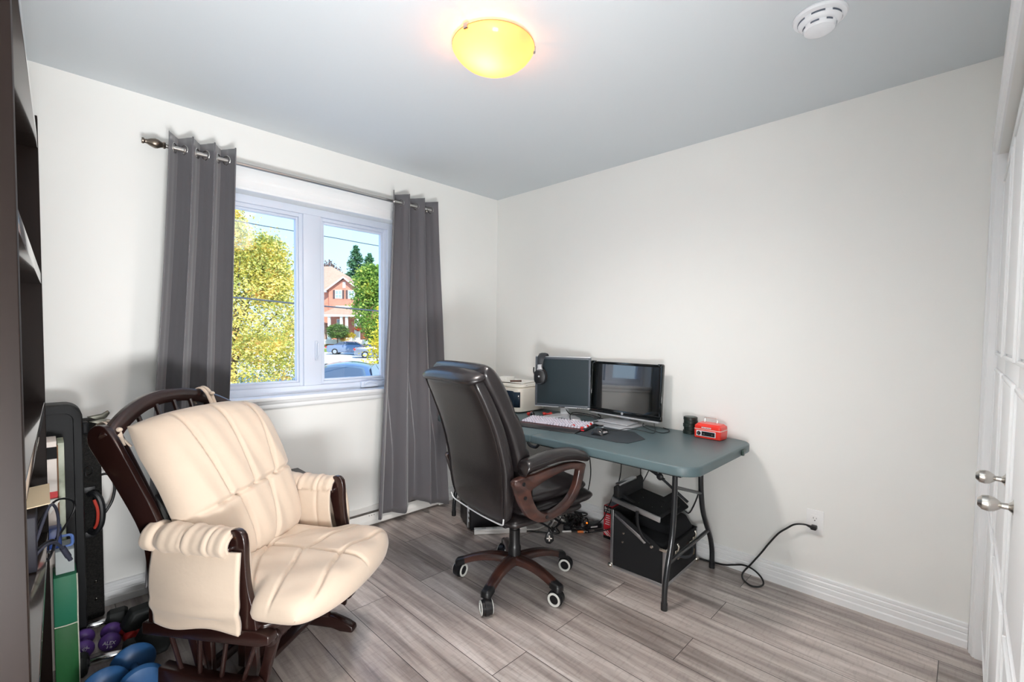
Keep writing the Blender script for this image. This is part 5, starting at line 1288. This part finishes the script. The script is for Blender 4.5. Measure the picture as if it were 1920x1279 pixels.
for z in (.600, .400): obj('handle_bracket', MB().box(-2.612, -2.570, -.142, -.134, z-.014, z+.014), M_dark, cc_, bevel=.002)
obj('d_ring', MB().tube([(-2.600, -.142, .665), (-2.580, -.146, .672), (-2.580, -.146, .700), (-2.600, -.142, .700)], .0025, 8, 2, closed=True), M_bk, cc_)
for z in (.18, .10): obj('rivet', MB().lathe([(0, 0), (.006, 0), (0, .004)], (-2.575, -.135, z), (0, -1, 0), 10), M_st, cc_)
obj('side_cord', MB().tube([(-2.550, -.08, .645), (-2.520, -.075, .640), (-2.500, -.07, .585), (-2.508, -.07, .52), (-2.530, -.075, .475), (-2.550, -.08, .450)], .006, 8, 6), M_cord, cc_)
t = thing('metal_clamp', 'dull metal spring clamp resting on top of the carpeted case', 'clamp', (-2.575, -.115, .905))
M_cl = mat('dull_zinc', (120, 120, 110), rough=.4, metal=.8)
obj('jaw', MB().prism([(-.02, .0), (.03, .008), (.052, .022), (.058, .008), (.045, -.012), (.012, -.018)], lambda x, z, w: (x, w, z+.02), -.045, -.025), M_cl, t, bevel=.004)
obj('grip', MB().prism([(-.015, -.005), (.02, -.022), (.008, -.05), (.022, -.062), (.040, -.045), (.065, -.02), (.060, -.004), (.03, .004)], lambda x, z, w: (x, w, z+.005), -.060, -.045), M_cl, t, bevel=.004)

# ================================================================ dumbbells
M_blue = mat('blue_vinyl', (40, 82, 128), rough=.4, noise=.1, nscale=20)
M_pur = mat('purple_vinyl', (98, 66, 140), rough=.42)
M_rdb = mat('red_vinyl', (168, 38, 36), rough=.4)
M_hex = mat('black_rubber_hex', (34, 37, 37), rough=.6)
M_ink = mat('white_print', (230, 228, 236), rough=.6)
def blue_db(x, y, rz, ln, lb):
    t = thing('dumbbell', lb, 'dumbbell', (x, y, .070), rz, 'blue vinyl dumbbells')
    for s_ in (-1, 1):
        y0 = s_*ln/2
        obj('weight', MB().lathe([(0, 0), (.040, .001), (.062, .006), (.069, .014), (.070, .020), (.066, .026), (.040, .038), (.022, .046), (0, .048)], (0, y0, 0), (0, -s_, 0), 44), M_blue, t)
    obj('grip', MB().lathe([(.020, 0), (.014, .02), (.0125, .05), (.0145, .0)], (0, 0, 0), (0, 1, 0), 6) if False else MB().tube([(0, -ln/2+.03, 0), (0, 0, 0), (0, ln/2-.03, 0)], .0145, 18, 3), M_blue, t)
    return t
blue_db(-2.507, -.785, math.radians(2), .195, 'blue dumbbell nearest the glider with both round ends in view')
blue_db(-2.592, -.875, math.radians(3), .20, 'blue dumbbell by the green box with one round end in view')
def ell_db(x, y, rz, ln, r, m, lb, grp, txt=None, z=None, pitch=0):
    t = thing('dumbbell', lb, 'dumbbell', (x, y, z or r), 0, grp, rot=(pitch, 0, rz))
    for s_ in (-1, 1):
        obj('weight', MB().ball((0, s_*ln/2, 0), r, 1, .62, 1, 28, 16), m, t)
    obj('grip', MB().cyl((0, -ln/2, 0), (0, ln/2, 0), r*.36, n=16), m, t)
    if txt:
        yy = -ln/2-r*.62-.0006
        text('lettering', 'ALEX', r*.52, M_ink, t, (0, yy+.0010, r*.16), (PI/2, math.radians(txt), 0), sx=.9, ext=.0016)
        text('lettering', '3 lb', r*.40, M_ink, t, (0, yy+.0015, -r*.28), (PI/2, math.radians(txt), 0), sx=.9, ext=.0016)
    return t
ell_db(-2.548, -.385, math.radians(-8), .085, .036, M_pur, 'purple dumbbell lying next to the red dumbbells', 'purple vinyl dumbbells', txt=14)
ell_db(-2.630, -.370, math.radians(-4), .095, .036, M_pur, 'purple dumbbell between the green box and the other purple one', 'purple vinyl dumbbells', txt=-28)
def red_db(x, y, rz, lb):
    t = thing('dumbbell', lb, 'dumbbell', (x, y, .024), rz, 'red vinyl dumbbells')
    for s_ in (-1, 1): obj('weight', MB().tube([(0, s_*.030, 0), (0, s_*.036, 0), (0, s_*.058, 0), (0, s_*.066, 0)], lambda q: .024*(1 if .1 < q < .9 else .7), 8 if False else 20), M_rdb, t, angle=50)
    obj('grip', MB().cyl((0, -.04, 0), (0, .04, 0), .011, n=14), M_rdb, t)
red_db(-2.503, -.375, math.radians(18), 'red dumbbell lying behind, touching the purple one')
red_db(-2.478, -.455, math.radians(-14), 'red dumbbell lying in front beside the black hexagonal one')
def hex_db(x, y, rz, R_, ln, lb, z0=None):
    t = thing('dumbbell', lb, 'dumbbell', (x, y, R_*.866), rz, 'black rubber hexagonal dumbbells')
    for s_ in (-1, 1):
        rings = []
        for h_, q in ((0, .80), (.012, 1), (.060, 1), (.072, .80)):
            rings.append([(R_*q*math.cos(a), s_*(ln/2+h_-.0), R_*q*math.sin(a)) for a in [i*PI/3 for i in range(6)]])
        obj('weight', MB().rings(rings), M_hex, t, smooth=False, bevel=.004)
    obj('grip', MB().tube([(0, -ln/2, 0), (0, 0, 0), (0, ln/2, 0)], lambda q: .0125+.004*math.sin(q*PI), 18, 6), mat('chrome_grip', (214, 214, 214), rough=.12, metal=1.), t)
hex_db(-2.437, -.478, math.radians(6), .070, .115, 'large black hexagonal dumbbell with chrome grip next to the glider')
hex_db(-2.575, -.545, math.radians(80), .045, .10, 'small black hexagonal dumbbell between purple and blue dumbbells')
hex_db(-2.600, -.245, math.radians(84), .045, .10, 'small black hexagonal dumbbell at the foot of the tall cases')

# ================================================================ tall boxes between bookcase and cases
gb = thing('green_box', 'tall worn green cardboard box beside the bookcase', 'box', (0, 0, 0))
M_gn = mat('green_card', (30, 110, 84), rough=.55, noise=.25, nscale=6, col2=(24, 104, 70))
M_gn2 = mat('green_card_lower', (30, 96, 48), rough=.55, noise=.25, nscale=6)
M_wear = mat('worn_white_card', (206, 206, 190), rough=.9, noise=.2, nscale=60)
obj('upper_box', MB().box(-2.712, -2.650, -.585, -.47, .235, .415), M_gn, gb, bevel=.002)
obj('lower_box', MB().box(-2.712, -2.650, -.588, -.47, 0, .232), M_gn2, gb, bevel=.002)
obj('worn_edge', MB().tube([(-2.6500, -.5855, .0), (-2.6493, -.5870, .12), (-2.6505, -.5865, .235), (-2.6495, -.5855, .34), (-2.6502, -.5850, .415)], .0022, 6, 3).tube([(-2.712, -.5865, .236), (-2.68, -.5875, .234), (-2.650, -.5862, .235)], .0022, 6, 3), M_wear, gb)
gy = tag(obj('grey_box', MB().box(-2.705, -2.655, -.56, -.44, .416, .500), mat('pale_grey_card', (176, 182, 182), rough=.7, noise=.1), None, bevel=.002), 'pale grey box standing on top of the green box', 'box')
t = thing('blue_clip_rack', 'blue plastic organiser with a clip above the grey box', 'organiser', (-2.700, -.50, .500))
obj('body', MB().box(-.030, .014, -.02, .03, .0, .075), mat('blue_plastic', (34, 60, 122), rough=.35), t, bevel=.003)
obj('clip', MB().tube([(.012, -.02, .0), (.038, -.02, .004), (.042, -.02, .020), (.038, -.02, .040), (.014, -.02, .042)], .005, 8, 4), mat('blue_clip', (96, 126, 190), rough=.3), t)
g1 = thing('board_game_box', 'upright game box with white side and black top band by the bookcase', 'box', (0, 0, 0))
obj('box_body', MB().box(-2.752, -2.6925, -.43, -.30, 0, .880), mat('game_white', (226, 216, 208), rough=.5), g1, bevel=.002)
obj('black_band', MB().box(-2.753, -2.6915, -.4315, -.34, .815, .860), M_black, g1)
obj('red_label', MB().box(-2.740, -2.6915, -.4315, -.40, .665, .690), mat('label_red', (200, 40, 44), rough=.5), g1)
g2 = thing('picture_box', 'thin upright box with green picture print beside the game box', 'box', (0, 0, 0))
obj('box_body', MB().box(-2.690, -2.672, -.43, -.30, 0, .872), mat('picture_print', (196, 200, 186), rough=.5, col2=(96, 110, 70), nscale=7), g2, bevel=.001)
obj('brown_edge', MB().box(-2.6925, -2.6885, -.4315, -.40, .0, .865), mat('brown_card', (120, 86, 60), rough=.8), g2)
fl_ = tag(obj('loose_flyer', MB().prism([(-2.716, .611), (-2.681, .668), (-2.716, .664)], lambda x, z, w: (x, w, z), -.452, -.450), mat('paper_white', (240, 238, 232))), 'loose white paper corner sticking out beside the game box', 'paper')
# ================================================================ bookcase
M_bb = mat('black_brown_veneer', (22, 12, 8), rough=.55, noise=.35, nscale=4, stretch=(6, 6, .5), spec=.2)
bk = thing('bookcase', 'tall black-brown bookcase at the left edge of the room', 'bookcase', (-2.7195, -.600, 0), math.radians(-1.15))
# local: y runs along the front (0 far end, negative towards the camera), x negative into the case
DP = -.285
for y0, y1 in ((-.018, .018), (-1.262, -1.222)):
    obj('side_panel', MB().box(DP, 0, y0, y1, 0, 2.020), M_bb, bk, bevel=.0015)
for z0 in (.06, .135+.465, .135+.465*2-.01, .135+.465*3-.04, 1.945):
    th = .034
    obj('shelf', MB().box(DP+.01, -.001, -1.222, -.018, z0-th if z0 > .1 else .03, z0 if z0 > .1 else .07), mat('glossy_shelf_veneer', (44, 34, 30), rough=.18, coat=1.), bk, bevel=.001)
obj('back_panel', MB().box(DP-.006, DP, -1.26, .016, .03, 2.0), M_bb, bk)
# things on the shelves that the photo shows
t = thing('cable_bundle', 'bundle of black and silver cables spilling off a bookcase shelf', 'cable', (0, 0, 0))
SX = -2.722
def sh_c(pts, r, m): return obj('cable', MB().tube(pts, r, 10, 6), m, t)
M_sc = mat('grey_cable', (60, 62, 76), rough=.35)
sh_c([(SX-.06, -1.00, .612), (SX-.03, -.90, .650), (SX+.004, -.80, .735), (SX+.022, -.72, .70), (SX+.026, -.68, .62), (SX+.012, -.70, .56), (SX-.01, -.78, .585), (SX-.04, -.9, .608)], .0042, M_sc)
sh_c([(SX-.05, -.80, .612), (SX-.01, -.70, .68), (SX+.022, -.66, .715), (SX+.058, -.62, .700), (SX+.070, -.60, .665), (SX+.050, -.62, .62), (SX+.010, -.70, .585), (SX-.03, -.78, .605)], .0036, M_cord)
sh_c([(SX-.06, -.95, .610), (SX-.02, -.86, .63), (SX+.010, -.78, .62), (SX+.012, -.74, .58), (SX-.005, -.8, .56), (SX-.03, -.9, .606)], .0036, M_cord)
sh_c([(SX-.04, -.92, .612), (SX-.008, -.84, .625), (SX+.014, -.78, .61), (SX+.026, -.74, .585), (SX+.036, -.73, .565)], .0045, M_sc)
obj('usb_plug', MB().tube([(SX+.034, -.73, .570), (SX+.048, -.715, .530)], .0085, 12).tube([(SX+.048, -.715, .530), (SX+.053, -.710, .515)], .0065, 12), M_sc, t, angle=50)
t = thing('paper_sheets', 'cream papers lying on a middle shelf of the bookcase', 'papers', (-2.80, -.80, 1.0))
t.location = (0, 0, 0)
obj('sheet', MB().box(-2.93, -2.722, -.85, -.66, .6005, .606) if False else MB().prism([(-2.93, .765), (-2.715, .785), (-2.715, .788), (-2.93, .769)], lambda x, z, w: (x, w, z), -.95, -.70), mat('cream_paper', (226, 206, 172), rough=.8), t)
obj('book', MB().box(-2.96, -2.745, -.98, -.66, .6012, .762), mat('dark_book', (40, 40, 50), rough=.5), t, bevel=.003)
